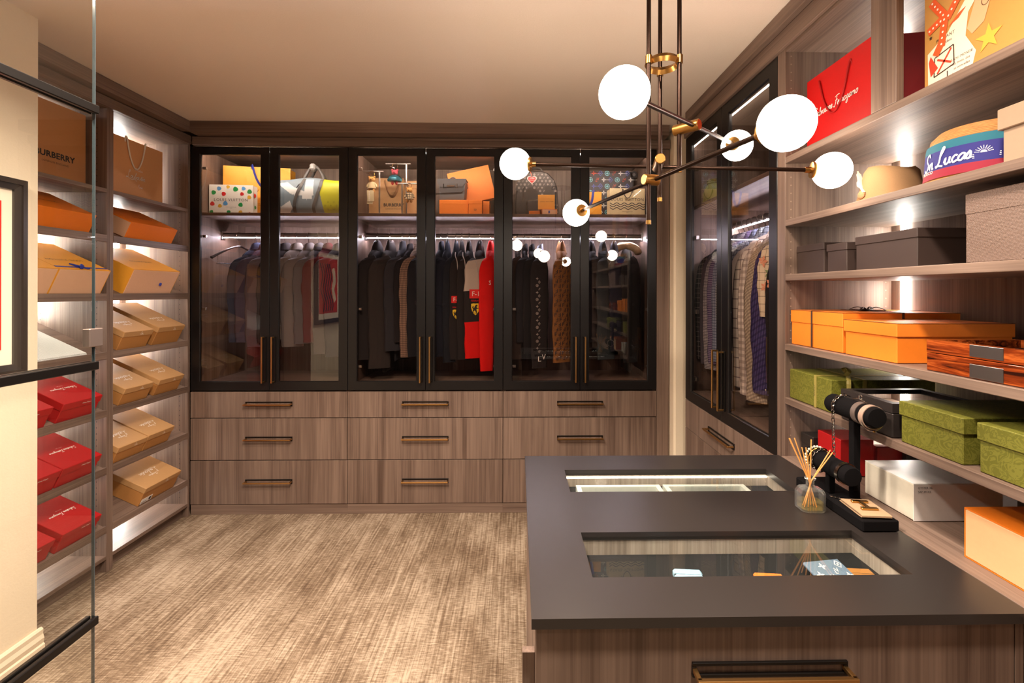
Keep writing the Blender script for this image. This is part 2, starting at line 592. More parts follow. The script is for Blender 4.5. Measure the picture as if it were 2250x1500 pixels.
# cursive strokes: every glyph is (advance, list of polylines) on an x-height of 1
CUR = {
    'a': (1.0, [[(.9, .8), (.6, 1), (.2, .7), (.15, .2), (.5, 0), (.85, .5), (.9, .9), (.88, .2), (1.05, .05)]]),
    'b': (.9, [[(0, .2), (.35, 1.5), (.45, 2.1), (.25, 2), (.2, .4), (.45, 0), (.75, .3), (.7, .8), (.95, .75)]]),
    'c': (.8, [[(.75, .85), (.45, 1), (.12, .5), (.35, 0), (.8, .2)]]),
    'd': (1.0, [[(.8, .85), (.45, 1), (.12, .5), (.35, 0), (.7, .3), (.95, 2.0), (.85, .2), (1.02, .05)]]),
    'e': (.8, [[(.1, .4), (.6, .6), (.5, 1), (.15, .7), (.2, .1), (.5, 0), (.82, .3)]]),
    'g': (.95, [[(.8, .85), (.45, 1), (.15, .5), (.4, .1), (.75, .6), (.8, .9), (.7, -.6), (.4, -1.0), (.2, -.7), (.95, .2)]]),
    'h': (1.0, [[(0, .2), (.4, 1.7), (.35, 2.1), (.15, 1.6), (.15, 0), (.2, .6), (.55, 1), (.7, .7), (.7, .1), (1.0, .1)]]),
    'i': (.5, [[(0, .2), (.25, 1), (.2, .15), (.5, .1)], [(.32, 1.5), (.36, 1.62)]]),
    'l': (.55, [[(0, .2), (.4, 1.6), (.35, 2.1), (.18, 1.6), (.15, .2), (.35, 0), (.58, .2)]]),
    'm': (1.4, [[(0, .2), (.15, 1), (.15, 0), (.2, .6), (.5, 1), (.6, .7), (.6, 0), (.65, .6), (.95, 1), (1.05, .7), (1.05, .1), (1.4, .1)]]),
    'n': (1.0, [[(0, .2), (.15, 1), (.15, 0), (.2, .6), (.55, 1), (.68, .7), (.68, .1), (1.0, .1)]]),
    'o': (.9, [[(.5, 1), (.15, .7), (.2, .1), (.5, 0), (.8, .4), (.7, .9), (.5, 1), (.6, .8), (.92, .8)]]),
    'p': (.95, [[(0, .2), (.2, 1), (.05, -1.0), (.2, .6), (.55, 1), (.75, .5), (.5, 0), (.3, .2), (.95, .2)]]),
    'r': (.75, [[(0, .2), (.2, 1.1), (.3, .85), (.6, .9), (.5, .2), (.78, .1)]]),
    's': (.7, [[(0, .2), (.4, 1.1), (.55, .3), (.3, 0), (.1, .15)], [(.4, .02), (.72, .15)]]),
    't': (.65, [[(0, .2), (.35, 1.7), (.28, .2), (.45, 0), (.68, .2)], [(.05, 1.15), (.65, 1.25)]]),
    'u': (1.0, [[(0, .3), (.15, 1), (.15, .2), (.4, 0), (.7, .3), (.75, 1), (.75, .2), (1.02, .1)]]),
    'v': (.85, [[(0, .8), (.2, 1), (.35, 0), (.65, .9), (.9, .8)]]),
    'x': (.8, [[(.1, 1), (.7, 0)], [(.7, 1), (.1, 0)]]),
    'L': (1.5, [[(.75, 1.9), (1.0, 2.6), (.8, 2.9), (.5, 2.3), (.55, 1.0), (.3, 0), (-.2, -.1), (-.15, .3), (.6, .1), (1.2, -.2), (2.2, -.5), (3.6, -.2), (4.6, -.8)]]),
    'S': (1.3, [[(1.2, 2.0), (.9, 2.5), (.4, 2.2), (.5, 1.5), (.95, .9), (.7, .1), (.2, 0), (-.1, .4)]]),
    'F': (1.3, [[(.9, 2.3), (.5, .2), (.2, -.2), (-.1, .1)], [(.1, 2.2), (.8, 2.5), (1.8, 2.5)], [(.4, 1.3), (1.3, 1.4)]]),
    'C': (1.3, [[(1.2, 1.9), (1.0, 2.4), (.5, 2.1), (.2, 1), (.4, .1), (1.2, .2)]]),
    'P': (1.1, [[(.4, 2.1), (.2, 0)], [(.1, 2.0), (.7, 2.4), (1.1, 1.8), (.7, 1.2), (.35, 1.2)]]),
    'ℓ': (1.25, [[(.45, 1.5), (.9, 2.5), (.75, 2.8), (.45, 2.0), (.4, .7), (.1, .0), (-.1, .15), (.4, .1), (1.1, -.1)]]),
    ' ': (.6, []),
}
def script(mb, word, M, xh, wd, align=0.5, lift=0.0007, k=3):
    """hand lettering drawn stroke by stroke"""
    tot = sum(CUR[c][0] for c in word)
    x = -tot * align
    for c in word:
        a, st = CUR[c]
        for pl in st:
            mb.ribbon2d([((x + px + .22 * py) * xh, py * xh) for px, py in pl], wd, M, lift, k)
        x += a
    return mb
# ------------------------------------------------------------------ room shell
def bx(x0, x1, y0, y1, z0, z1, c=0.0):
    return MB().box(x0, x1, y0, y1, z0, z1, c) if c else MB().box(x0, x1, y0, y1, z0, z1, 1e-5)
struct('floor', bx(-2.8, 2.0, -2.1, 4.0, -0.1, 0), CARPET, 'beige and brown streaked cut pile carpet')
struct('ceiling', bx(-2.8, 2.0, -2.1, 4.0, 2.6, 2.7), CEIL, 'lightly textured cream ceiling')
struct('wall_back', bx(-2.8, 2.0, 3.82, 4.0, 0, 2.6), WALL)
struct('wall_left', bx(-2.8, -2.62, 1.938, 3.82, 0, 2.6), WALL)
struct('wall_hall', bx(-2.8, -2.5, -2.0, 0.75, 0, 2.6), plain('dark_lacquer_wall', (46, 36, 32), 0.5))
struct('wall_entry', bx(-2.8, -1.945, 0.75, 1.938, 0, 2.6), WALL, 'cream wall beyond the glass partition')
struct('wall_right', bx(1.70, 2.0, -2.0, 3.1, 0, 2.6), WALL)
struct('wall_corner', MB().box(1.037, 2.0, 3.1, 3.82, 0, 2.6, 0.012), WALL, 'rounded cream wall end between the two cabinets')
struct('wall_front', bx(-2.8, 2.0, -2.1, -2.0, 0, 2.6), plain('dark_lacquer_wall', (46, 36, 32), 0.5))
bb = MB()
prof = [(0, 0), (0.018, 0), (0.018, 0.062), (0.013, 0.068), (0.016, 0.088), (0.011, 0.104), (0.012, 0.122), (0.006, 0.13), (0, 0.13)]
bb.loft([[(-1.945 + a, y, b) for a, b in prof] for y in (0.75, 1.952)])
struct('baseboard_left', bb, plain('baseboard_paint', (226, 208, 182), 0.5), 'moulded cream baseboard under the framed picture')
def crown(name, segs, mat):
    m = MB()
    for s in segs:
        m.box(*s, 0.0015)
    struct(name, m, mat)
crown('trim_1', [(-2.13, 0.995, 3.07, 3.2, 2.531, 2.599)], WX)
crown('trim_2', [(-2.17, 1.03, 3.163, 3.2, 2.472, 2.528)], WX)
crown('trim_3', [(-2.3, -2.1195, 1.94, 3.075, 2.531, 2.599)], WY)
crown('trim_4', [(-2.26, -2.172, 1.94, 3.163, 2.474, 2.528)], WY)
crown('trim_5', [(1.0234, 1.2, -0.5, 2.86, 2.541, 2.599)], WY)
crown('trim_6', [(1.047, 1.2, -0.5, 2.951, 2.468, 2.538)], WY)

# ------------------------------------------------------------------ cabinets
def frame_ring(mb, a0, a1, b0, b1, wa0, wa1, wb0, wb1, y0, y1, M):
    """rectangular door frame in the (a, b) plane, thickness y0..y1, mapped by M(a, y, b)"""
    O = [(a0, b0), (a1, b0), (a1, b1), (a0, b1)]
    I = [(a0 + wa0, b0 + wb0), (a1 - wa1, b0 + wb0), (a1 - wa1, b1 - wb1), (a0 + wa0, b1 - wb1)]
    e = 0.002
    loops = []
    for (oa, ob), (ia, ib) in zip(O, I):
        sa, sb = (1 if ia > oa else -1), (1 if ib > ob else -1)
        loops.append([M(oa + sa * e, y0, ob + sb * e), M(ia - sa * 0.004, y0, ib - sb * 0.004), M(ia, y0 + 0.005, ib), M(ia, y1, ib), M(oa, y1, ob), M(oa, y0 + e, ob)])
    loops.append(loops[0])
    return mb.loft(loops, cap=False)
def pull(parent, c, along, out, L=0.312, name='handle', plate=True):
    """bronze bar on two posts in front of a slim black backplate; 'along' and 'out' are unit vectors"""
    a, o = Vector(along), Vector(out)
    s = a.cross(o)
    c = Vector(c)
    m = MB()
    m.k = 0
    def bar(ca, ha, hs, ho):
        M = Matrix(((a.x, s.x, o.x, ca.x), (a.y, s.y, o.y, ca.y), (a.z, s.z, o.z, ca.z), (0, 0, 0, 1)))
        q = m.M
        m.M = M
        m.box(-ha, ha, -hs, hs, -ho, ho, 0.001)
        m.M = q
    bar(c + o * 0.034, L / 2, 0.0045, 0.0045)
    for k in (-1, 1):
        bar(c + a * (k * (L / 2 - 0.005)) + o * 0.017, 0.0045, 0.0045, 0.0172)
    if plate:
        m.k = 1
        for k in (-1, 1):
            bar(c + s * (k * 0.0115) + o * 0.003, L / 2, 0.0035, 0.003)
            bar(c + a * (k * (L / 2 - 0.004)) + o * 0.003, 0.004, 0.008, 0.003)
    return m.build(name, [BRASSH, BARBLK], parent, world=True)
def P(parent, name, mat, *b, c=0.001, label=None):
    return MB().box(*b, c).build(name, mat, parent, label=label, world=True)
ROD_Z = 1.912
UX = [-2.192, -1.1462, -0.1004, 0.9454]
LBL = ['left end wardrobe cabinet with the polka dot bag behind its glass doors',
       'middle wardrobe cabinet with the bear charms behind its glass doors',
       'right end wardrobe cabinet with the monogram backpack behind its glass doors']
for k in range(3):
    x0, x1 = UX[k], UX[k + 1]
    t = thing('wardrobe_cabinet', LBL[k], 'wardrobe', ((x0 + x1) / 2, 3.5, 0), group='glass door wardrobes along the back wall')
    P(t, 'side_panel', WZ, x0, x0 + 0.018, 3.206, 3.8, 0.07, 2.496)
    P(t, 'side_panel', WZ, x1 - 0.018, x1, 3.206, 3.8, 0.07, 2.496)
    P(t, 'back_panel', WZ, x0 + 0.018, x1 - 0.018, 3.785, 3.8, 0.85, 2.48)
    P(t, 'top_panel', WX, x0 + 0.018, x1 - 0.018, 3.206, 3.8, 2.478, 2.496)
    P(t, 'upper_shelf', WX, x0 + 0.018, x1 - 0.018, 3.222, 3.785, 2.012, 2.033)
    P(t, 'cabinet_floor', WX, x0 + 0.018, x1 - 0.018, 3.206, 3.785, 0.85, 0.868)
    P(t, 'carcass', plain('carcass_dark', (52, 40, 34), 0.7), x0 + 0.02, x1 - 0.02, 3.206, 3.79, 0.072, 0.848)
    P(t, 'toe_kick', WX, x0, x1, 3.19, 3.22, 0.0, 0.067)
    P(t, 'led_strip', LEDTOP, x0 + 0.06, x1 - 0.06, 3.212, 3.218, 2.440, 2.448, label='thin light strip behind the top rail')
    if k == 2:
        P(t, 'filler_panel', WZ, x1 + 0.001, 1.03, 3.184, 3.8, 0.0, 2.47)
    xm = (x0 + x1) / 2
    for d in (0, 1):
        a0, a1 = (x0 + 0.0012, xm - 0.0012) if d == 0 else (xm + 0.0012, x1 - 0.0012)
        dr = frame_ring(MB(), a0, a1, 0.833, 2.468, 0.0615, 0.0615, 0.062, 0.052, 3.184, 3.204, lambda a, y, b: (a, y, b)).build('door', BLACK, t, world=True)
        dr.name = 'door'
        gp = MB()
        gp.box(a0 + 0.058, a1 - 0.058, 3.1925, 3.1975, 0.89, 2.42, 0.0003)
        g = gp.build('glass_pane', PANE, dr)
        g.data.transform(Matrix.Translation(-Vector(t.matrix_basis.translation)))
        hx = a1 - 0.031 if d == 0 else a0 + 0.031
        h = pull(dr, Vector((hx, 3.184, 1.042)) - t.matrix_basis.translation, (0, 0, 1), (0, -1, 0), 0.308)
        for hz in (2.33, 1.87, 1.38, 0.99):
            hxx = a0 + 0.064 if d == 0 else a1 - 0.064
            hb = MB().box(hxx - 0.002, hxx + 0.022, 3.2055, 3.222, hz - 0.009, hz + 0.009, 0.002)
            q = hb.build('hinge', STEEL, dr)
            q.data.transform(Matrix.Translation(-Vector(t.matrix_basis.translation)))
    for z0, z1, hz in ((0.0698, 0.363, 0.2235), (0.366, 0.6465, 0.5095), (0.6495, 0.8245, 0.744)):
        dw = P(t, 'drawer', WZ, x0 + 0.0015, x1 - 0.0015, 3.184, 3.203, z0 + 0.0015, z1 - 0.0008)
        pull(dw, Vector((xm, 3.184, hz)) - t.matrix_basis.translation, (1, 0, 0), (0, -1, 0))
    rod = MB().tube([(x0 + 0.02, 3.5, ROD_Z), (x1 - 0.02, 3.5, ROD_Z)], 0.015, 12, flat=(1.15, 0.75)).build('hanging_rod', STEEL, t, smooth=True, world=True)
    P(rod, 'led_strip', LEDROD, x0 + 0.03, x1 - 0.03, 3.496, 3.504, ROD_Z - 0.0195, ROD_Z - 0.016)
    rod.children[0].data.transform(Matrix.Translation(-Vector(t.matrix_basis.translation)))
    for xx in (x0 + 0.018, x1 - 0.024):
        MB().box(xx, xx + 0.006, 3.478, 3.522, ROD_Z - 0.035, ROD_Z + 0.03, 0.002).build('rod_socket', STEEL, t, world=True)

# shoe shelving on the left: two columns
TILT = R(25)
ROWS = [1.795, 1.482, 1.17, 0.863, 0.555, 0.243]
XL = -2.192
for k, (y0, y1, lb) in enumerate(((1.94, 2.565, 'shoe shelving column seen through the glass partition, holding red boxes'), (2.565, 3.18, 'shoe shelving column in the corner beside the black doors, holding tan boxes'))):
    t = thing('shoe_shelving', lb, 'shelving', (-2.4, (y0 + y1) / 2, 0), group='sloped shoe shelving on the left wall')
    P(t, 'side_panel', WZ, -2.6, XL, y0, y0 + 0.02, 0, 2.474)
    P(t, 'side_panel', WZ, -2.6, XL, y1 - 0.02, y1, 0, 2.474)
    P(t, 'back_panel', WZ, -2.612, -2.598, y0 + 0.02, y1 - 0.02, 0.07, 2.474)
    P(t, 'top_panel', WY, -2.598, XL, y0 + 0.02, y1 - 0.02, 2.473, 2.492)
    P(t, 'bottom_panel', WY, -2.598, XL, y0 + 0.02, y1 - 0.02, 0.068, 0.088)
    P(t, 'toe_kick', WY, -2.24, -2.225, y0 + 0.02, y1 - 0.02, 0, 0.068)
    P(t, 'bag_shelf', WY, -2.58, XL, y0 + 0.02, y1 - 0.02, 2.024, 2.045)
    ym = (y0 + y1) / 2
    P(t, 'led_strip', LEDSHOE, -2.5985, -2.5875, y1 - 0.112, y1 - 0.084, 0.09, 2.472, label='upright white light strip on the back panel')
    for z in ROWS:
        M = Matrix.Translation((-2.206, ym, z)) @ Matrix.Rotation(TILT, 4, 'Y')
        s = MB(Matrix.Translation((-2.206, 0, z)) @ Matrix.Rotation(TILT, 4, 'Y'))
        s.box(-0.41, 0.0, y0 + 0.0205, y1 - 0.0205, -0.018, 0, 0.001)
        sh = s.build('sloped_shelf', WY, t, world=True)
        lp = MB().box(-2.2055, -2.19, y0 + 0.0205, y1 - 0.0205, z - 0.034, z + 0.004, 0.001)
        l = lp.build('shelf_lip', WY, sh)
        l.data.transform(Matrix.Translation(-Vector(t.matrix_basis.translation)))
    ph = MB()
    for xx in (-2.245, -2.54):
        z = 0.13
        while z < 2.4:
            ph.lathe([(0.0028, 0), (0.0028, 0.0006)], n=6)
            n = len(ph.v)
            for i in range(n - 12, n):
                px, py, pz = ph.v[i]
                ph.v[i] = (xx + px, y1 - 0.0201 - pz, z + py)
            z += 0.032 if (z * 31 % 1) < 2 else 0.032
    ph.build('shelf_pin_hole', INK, t, world=True, kind='stuff')

# glazed cabinet on the right wall
t = thing('glazed_cabinet', 'tall black framed glass cabinet of shirts on the right wall', 'wardrobe', (1.38, 2.43, 0))
XR = 1.06
P(t, 'side_panel', WZ, 1.082, 1.69, 2.933, 2.951, 0, 2.468)
P(t, 'side_panel', WZ, 1.082, 1.69, 1.903, 1.921, 0, 2.468)
P(t, 'back_panel', WZ, 1.675, 1.69, 1.921, 2.933, 0.85, 2.468)
P(t, 'top_panel', WY, 1.082, 1.675, 1.921, 2.933, 2.45, 2.466)
P(t, 'upper_shelf', WY, 1.10, 1.675, 1.921, 2.933, 2.012, 2.033)
P(t, 'cabinet_floor', WY, 1.082, 1.675, 1.921, 2.933, 0.85, 0.868)
P(t, 'carcass', MATS['carcass_dark'], 1.082, 1.68, 1.921, 2.93, 0.0, 0.848)
P(t, 'led_strip', LED, 1.098, 1.104, 1.93, 2.925, 2.407, 2.413, label='bright light strip along the top inside')
for d in (0, 1):
    a0, a1, w0, w1 = ((1.9035, 2.427, 0.066, 0.078), (2.4295, 2.9505, 0.061, 0.09))[d]
    dr = frame_ring(MB(), a0, a1, 0.8275, 2.465, w0, w1, 0.064, 0.063, XR, 1.08, lambda a, y, b: (y, a, b)).build('door', BLACK, t, world=True)
    off = Matrix.Translation(-Vector(t.matrix_basis.translation))
    g = MB().box(1.0685, 1.0735, a0 + w0 - 0.003, a1 - w1 + 0.003, 0.888, 2.405, 0.0003).build('glass_pane', PANE, dr)
    g.data.transform(off)
    hy = 2.428 + (-0.034 if d == 0 else 0.034)
    pull(dr, Vector((XR, hy, 1.042)) - t.matrix_basis.translation, (0, 0, 1), (-1, 0, 0), 0.308)
    for hz in (2.25, 1.83, 1.38, 0.97):
        yy = a0 + w0 - 0.004 if d == 0 else a1 - w1 - 0.03
        q = MB().box(1.081, 1.1, yy, yy + 0.034, hz - 0.012, hz + 0.012, 0.002).build('hinge', STEEL, dr)
        q.data.transform(off)
for z0, z1, hz in ((0.07, 0.363, 0.22), (0.366, 0.648, 0.51), (0.651, 0.824, 0.742)):
    dw = P(t, 'drawer', WZ, XR, 1.08, 1.905, 2.9495, z0, z1)
    pull(dw, Vector((XR, 2.43, hz)) - t.matrix_basis.translation, (0, 1, 0), (-1, 0, 0))
rod = MB().tube([(1.36, 1.925, ROD_Z), (1.36, 2.93, ROD_Z)], 0.015, 12, flat=(1.15, 0.75)).build('hanging_rod', STEEL, t, smooth=True, world=True)
l = MB().box(1.356, 1.364, 1.935, 2.92, ROD_Z - 0.0205, ROD_Z - 0.016, 0.0005).build('led_strip', LEDROD, rod)
l.data.transform(off)

# open shelving on the right wall
t = thing('display_shelving', 'tall open wooden shelving stacked with boxes and hats on the right', 'shelving', (1.28, 0.8, 0))
Y0, Y1 = -0.3, 1.845
P(t, 'side_panel', WZ, XR, 1.49, Y1, 1.9, 0, 2.468)
P(t, 'side_panel', WZ, XR, 1.49, Y0 - 0.02, Y0, 0, 2.468)
P(t, 'back_panel', WZ, 1.488, 1.502, Y0, Y1, 0.85, 2.468)
P(t, 'top_panel', WY, XR, 1.488, Y0, Y1, 2.453, 2.4675)
SH = [2.035, 1.785, 1.57, 1.296, 1.083]
for z in SH:
    P(t, 'shelf', WY, XR, 1.4775, Y0 + 0.001, Y1 - 0.001, z - 0.025, z, c=0.0015)
P(t, 'counter', WY, 1.046, 1.488, Y0, Y1, 0.828, 0.85)
P(t, 'base_front', WZ, 1.062, 1.08, Y0, Y1, 0, 0.828)
P(t, 'face_stile', WZ, XR, 1.082, 1.298, 1.393, 2.0355, 2.453)
P(t, 'led_strip', LED, 1.4790, 1.4882, 1.761, 1.79, 0.852, 2.452, label='upright white light strip on the back panel')
P(t, 'led_strip', LED, 1.4790, 1.4882, 0.42, 0.45, 0.852, 2.452, label='upright white light strip on the back panel')
ph = MB()
for xx in (1.083, 1.466):
    z = 0.9
    while z < 2.44:
        ph.add([(xx + 0.003 * math.cos(a * math.pi / 3), Y1 - 0.0005, z + 0.003 * math.sin(a * math.pi / 3)) for a in range(6)], [tuple(range(6))])
        z += 0.032
ph.build('shelf_pin_hole', plain('pin_hole_rim', (150, 128, 112), 0.5), t, world=True, kind='stuff')

# ------------------------------------------------------------------ island with glazed display drawers
IX0, IX1, IY0, IY1 = 0.028, 1.042, 0.932, 1.857
H1 = (0.173, 0.917, 1.522, 1.711)
H2 = (0.171, 0.912, 1.066, 1.266)
t = thing('display_island', 'island with a matt black top and two glass display windows', 'island', (0.53, 1.4, 0))
xs = [IX0, H1[0], H1[1], IX1]
top = MB()
def ringslab(m, o, h, z0, z1):
    ox0, ox1, oy0, oy1 = o
    hx0, hx1, hy0, hy1 = h
    e = 0.0012
    lo = []
    for oc, hc in (((ox0, oy0), (hx0, hy0)), ((ox1, oy0), (hx1, hy0)), ((ox1, oy1), (hx1, hy1)), ((ox0, oy1), (hx0, hy1))):
        lo.append([(*oc, z0), (*oc, z1 - e), (oc[0] + (e if oc[0] < hc[0] else -e), oc[1] + (e if oc[1] < hc[1] else -e), z1), (*hc, z1), (*hc, z0)])
    lo.append(lo[0])
    lo = [l + [] for l in lo]
    m.loft(lo, cap=False)
ym = 1.394
def slab_two(m, z0, z1):
    X = [IX0, H2[0], H2[1], IX1]
    Y = [IY0, H2[2], H2[3], H1[2], H1[3], IY1]
    holes = {(1, 1), (1, 3)}
    vid = {}
    def V(i, j, z):
        k = (i, j, z)
        if k not in vid:
            vid[k] = len(vs)
            vs.append((X[i], Y[j], z))
        return vid[k]
    vs, fs = [], []
    cells = [(i, j) for i in range(3) for j in range(5) if (i, j) not in holes]
    for i, j in cells:
        fs.append((V(i, j, z1), V(i + 1, j, z1), V(i + 1, j + 1, z1), V(i, j + 1, z1)))
        fs.append((V(i, j, z0), V(i, j + 1, z0), V(i + 1, j + 1, z0), V(i + 1, j, z0)))
        for (di, dj, a, b) in ((-1, 0, (i, j + 1), (i, j)), (1, 0, (i + 1, j), (i + 1, j + 1)), (0, -1, (i, j), (i + 1, j)), (0, 1, (i + 1, j + 1), (i, j + 1))):
            if (i + di, j + dj) not in cells:
                fs.append((V(*a, z0), V(*b, z0), V(*b, z1), V(*a, z1)))
    m.add(vs, fs)
slab_two(top, 0.829, 0.85)
top.build('worktop', BLACKTOP, t, world=True)
P(t, 'side_panel', WZ, 0.036, 0.054, 0.946, 1.845, 0.0, 0.828)
P(t, 'side_panel', WZ, 1.02, 1.038, 0.966, 1.845, 0.0, 0.828)
P(t, 'back_panel', WZ, 0.054, 1.02, 1.83, 1.845, 0.0, 0.828)
P(t, 'corner_post', WZ, 0.010, 0.036, 0.958, 0.975, 0.0, 0.765)
for z0, z1, hz in ((0.09, 0.375, 0.235), (0.378, 0.615, 0.50), (0.618, 0.8265, 0.7375)):
    dw = P(t, 'drawer', WZ, 0.038, 1.020, 0.945, 0.964, z0, z1)
    pull(dw, Vector((0.512, 0.945, hz)) - t.matrix_basis.translation, (1, 0, 0), (0, -1, 0), 0.318)
P(t, 'filler_strip', WZ, 1.0225, 1.04, 0.945, 0.964, 0.09, 0.8265)
for i, h in enumerate((H1, H2)):
    P(t, 'glass_pane', CLEAR, h[0] + 0.0005, h[1] - 0.0005, h[2] + 0.0005, h[3] - 0.0005, 0.833, 0.838, c=0.0002)
    e = 0.014
    b = t
    P(b, 'tray_wall', WL, h[0] - e, h[1] + e, h[3] + 0.002, h[3] + e, 0.74, 0.829)
    P(b, 'tray_wall', WL, h[0] - e, h[1] + e, h[2] - e - 0.03, h[2] - 0.032, 0.74, 0.829)
    P(b, 'tray_wall', WL, h[1] + 0.002, h[1] + e, h[2] - 0.03, h[3] + 0.002, 0.74, 0.829)
    P(b, 'tray_wall', WL, h[0] - e, h[0] - 0.002, h[2] - 0.03, h[3] + 0.002, 0.74, 0.829)
    P(b, 'tray_lining', plain('tray_velvet', (8, 8, 10), 0.8), h[0] - 0.002, h[1] + 0.002, h[2] - 0.031, h[3] + 0.002, 0.742, 0.788)
    P(b, 'led_strip', LEDTRAY, h[0], h[1], h[2] - 0.026, h[2] - 0.018, 0.8235, 0.8285)
    if i == 0:
        P(b, 'led_strip', LEDTRAY, h[0], h[1], h[3] - 0.003, h[3] + 0.001, 0.819, 0.8235)

# ------------------------------------------------------------------ glass partition
t = thing('glass_partition', 'frameless glass panel with black glazing bars at the left', 'partition', (-1.111, 0.4, 0))
P(t, 'glass_panel', CLEAR, -1.1145, -1.1065, -0.7, 1.2485, 0.0, 2.599, c=0.0002)
P(t, 'polished_edge', GEDGE, -1.1145, -1.1065, 1.2488, 1.2505, 0.0, 2.599, c=0.0004)
for z in (1.963, 1.297, 0.632):
    for xx in (-1.1062, -1.1268):
        P(t, 'glazing_bar', BARBLK, xx, xx + 0.012, -0.7, 1.2495, z - 0.002, z + 0.02, c=0.002)
cl = MB().box(-1.1205, -1.1005, 1.228, 1.268, 1.354, 1.402, 0.002).build('latch_clamp', NICKEL, t, world=True)
# ------------------------------------------------------------------ boxes and bags: local x right, y into the shelf, z up
def TR(x, y, z, rz=0.0):
    return Matrix.Translation((x, y, z)) @ Matrix.Rotation(R(rz), 4, 'Z')
def RIGHT(x, y, z, rz=0.0):            # faces the room from the right wall; origin = far front bottom corner
    return TR(x, y, z, -90 + rz)
def LEFT(y, z, x=-2.2065):             # lies on a sloped shelf of the left wall; origin = near front bottom corner
    c, s = math.cos(TILT), math.sin(TILT)
    return Matrix(((0, -c, s, x), (1, 0, 0, y), (0, s, c, z), (0, 0, 0, 1)))
FRONT = lambda x, z, y=-0.0005: frame((x, y, z), (1, 0, 0), (0, 0, 1))
TOPUP = lambda x, y, z: frame((x, y, z), (-1, 0, 0), (0, -1, 0))
def lid_box(name, label, M, w, d, h, lid, mb_, ml, group=None, cat='box', ov=0.0025):
    t = thing(name, label, cat, M=M, group=group)
    MB().box(ov, w - ov, ov, d - ov, 0, h - 0.004, 0.002).build('box_base', mb_, t)
    m = MB()
    o, i = (0, w, 0, d), (0.0022, w - 0.0022, 0.0022, d - 0.0022)
    m.box(0, w, 0, d, h - lid, h, 0.002)
    m.build('lid', ml, t)
    return t
def drawer_box(name, label, M, w, d, h, mats, mdraw, group=None, pull_at=None):
    """sleeve of one paper with a drawer of another sliding out of its front"""
    t = thing(name, label, 'box', M=M, group=group)
    m = MB()
    e = 0.003
    lo = []
    for y in (0, d):
        pass
    O = [(0, 0), (w, 0), (w, h), (0, h)]
    I = [(e, e), (w - e, e), (w - e, h - e), (e, h - e)]
    loops = []
    for (a, b), (c, f) in zip(O, I):
        loops.append([(a, 0, b), (c, 0, f), (c, d, f), (a, d, b)])
    loops.append(loops[0])
    m.loft(loops, cap=False)
    m.box(e, w - e, d - 0.004, d - 0.001, e, h - e, 0.0005)
    m.build('sleeve', mats, t)
    dr = MB().box(e + 0.0008, w - e - 0.0008, -0.0012, d - 0.006, e + 0.0008, h - e - 0.0008, 0.001).build('drawer', mdraw, t)
    if pull_at:
        q = MB()
        x, z = pull_at
        q.box(x - 0.005, x + 0.005, -0.012, -0.001, z - 0.009, z + 0.009, 0.002)
        q.build('ribbon_pull', BLUE, dr)
    return t
def paper_bag(name, label, M, w, h, d, mat, group=None, taper=0.0, gus=None, cat='bag'):
    t = thing(name, label, cat, M=M, group=group)
    e = 0.0012
    m = MB()
    k = taper
    def lp(z, f, ins):
        g = k * d * f
        mid = d * 0.5
        return [(ins, ins + g * 0.4, z), (w - ins, ins + g * 0.4, z), (w - ins - d * 0.10 * f, mid, z), (w - ins, d - ins - g * 0.4, z), (ins, d - ins - g * 0.4, z), (ins + d * 0.10 * f, mid, z)]
    loops = [lp(0, 0, 0), lp(h * 0.2, 0.5, 0), lp(h * 0.6, 0.9, 0), lp(h, 1, 0), lp(h, 1, e), lp(h * 0.6, 0.9, e), lp(h * 0.2, 0.5, e), lp(0.004, 0, e)]
    n = 6
    for i in range(len(loops) - 1):
        for j in range(6):
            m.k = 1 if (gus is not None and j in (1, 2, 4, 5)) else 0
            a = [loops[i][j], loops[i][(j + 1) % 6], loops[i + 1][(j + 1) % 6], loops[i + 1][j]]
            m.add(a, [(0, 1, 2, 3)])
    m.k = 0
    m.add(loops[0], [tuple(range(6))[::-1]])
    m.add(loops[-1], [tuple(range(6))])
    m.build('bag_body', [mat, gus] if gus else mat, t)
    return t
def handle_loop(t, x0, x1, ztop, drop, y, mat, r=0.003, flat=None, sag=0.0, name='handle', up=False):
    sgn = 1 if up else -1
    pts = spline([(x0, y, ztop - 0.02), (x0, y - 0.004, ztop + 0.006), (x0 + 0.006, y - 0.008, ztop + 0.004 if not up else ztop + drop * 0.4), (x0 + (x1 - x0) * 0.18, y - 0.008, ztop + sgn * drop * 0.55), (x0 + (x1 - x0) * 0.36, y - 0.008, ztop + sgn * drop * 0.92), ((x0 + x1) / 2, y - 0.008, ztop + sgn * drop), (x0 + (x1 - x0) * 0.64, y - 0.008, ztop + sgn * drop * 0.92), (x0 + (x1 - x0) * 0.82, y - 0.008, ztop + sgn * drop * 0.55), (x1 - 0.006, y - 0.008, ztop + 0.004 if not up else ztop + drop * 0.4), (x1, y - 0.004, ztop + 0.006), (x1, y, ztop - 0.02)], 4)
    return MB().tube(pts, r, 8, flat=flat).build(name, mat, t, smooth=True)
def ink(t, name, mat, fn):
    m = MB()
    fn(m)
    return m.build(name, mat, t)

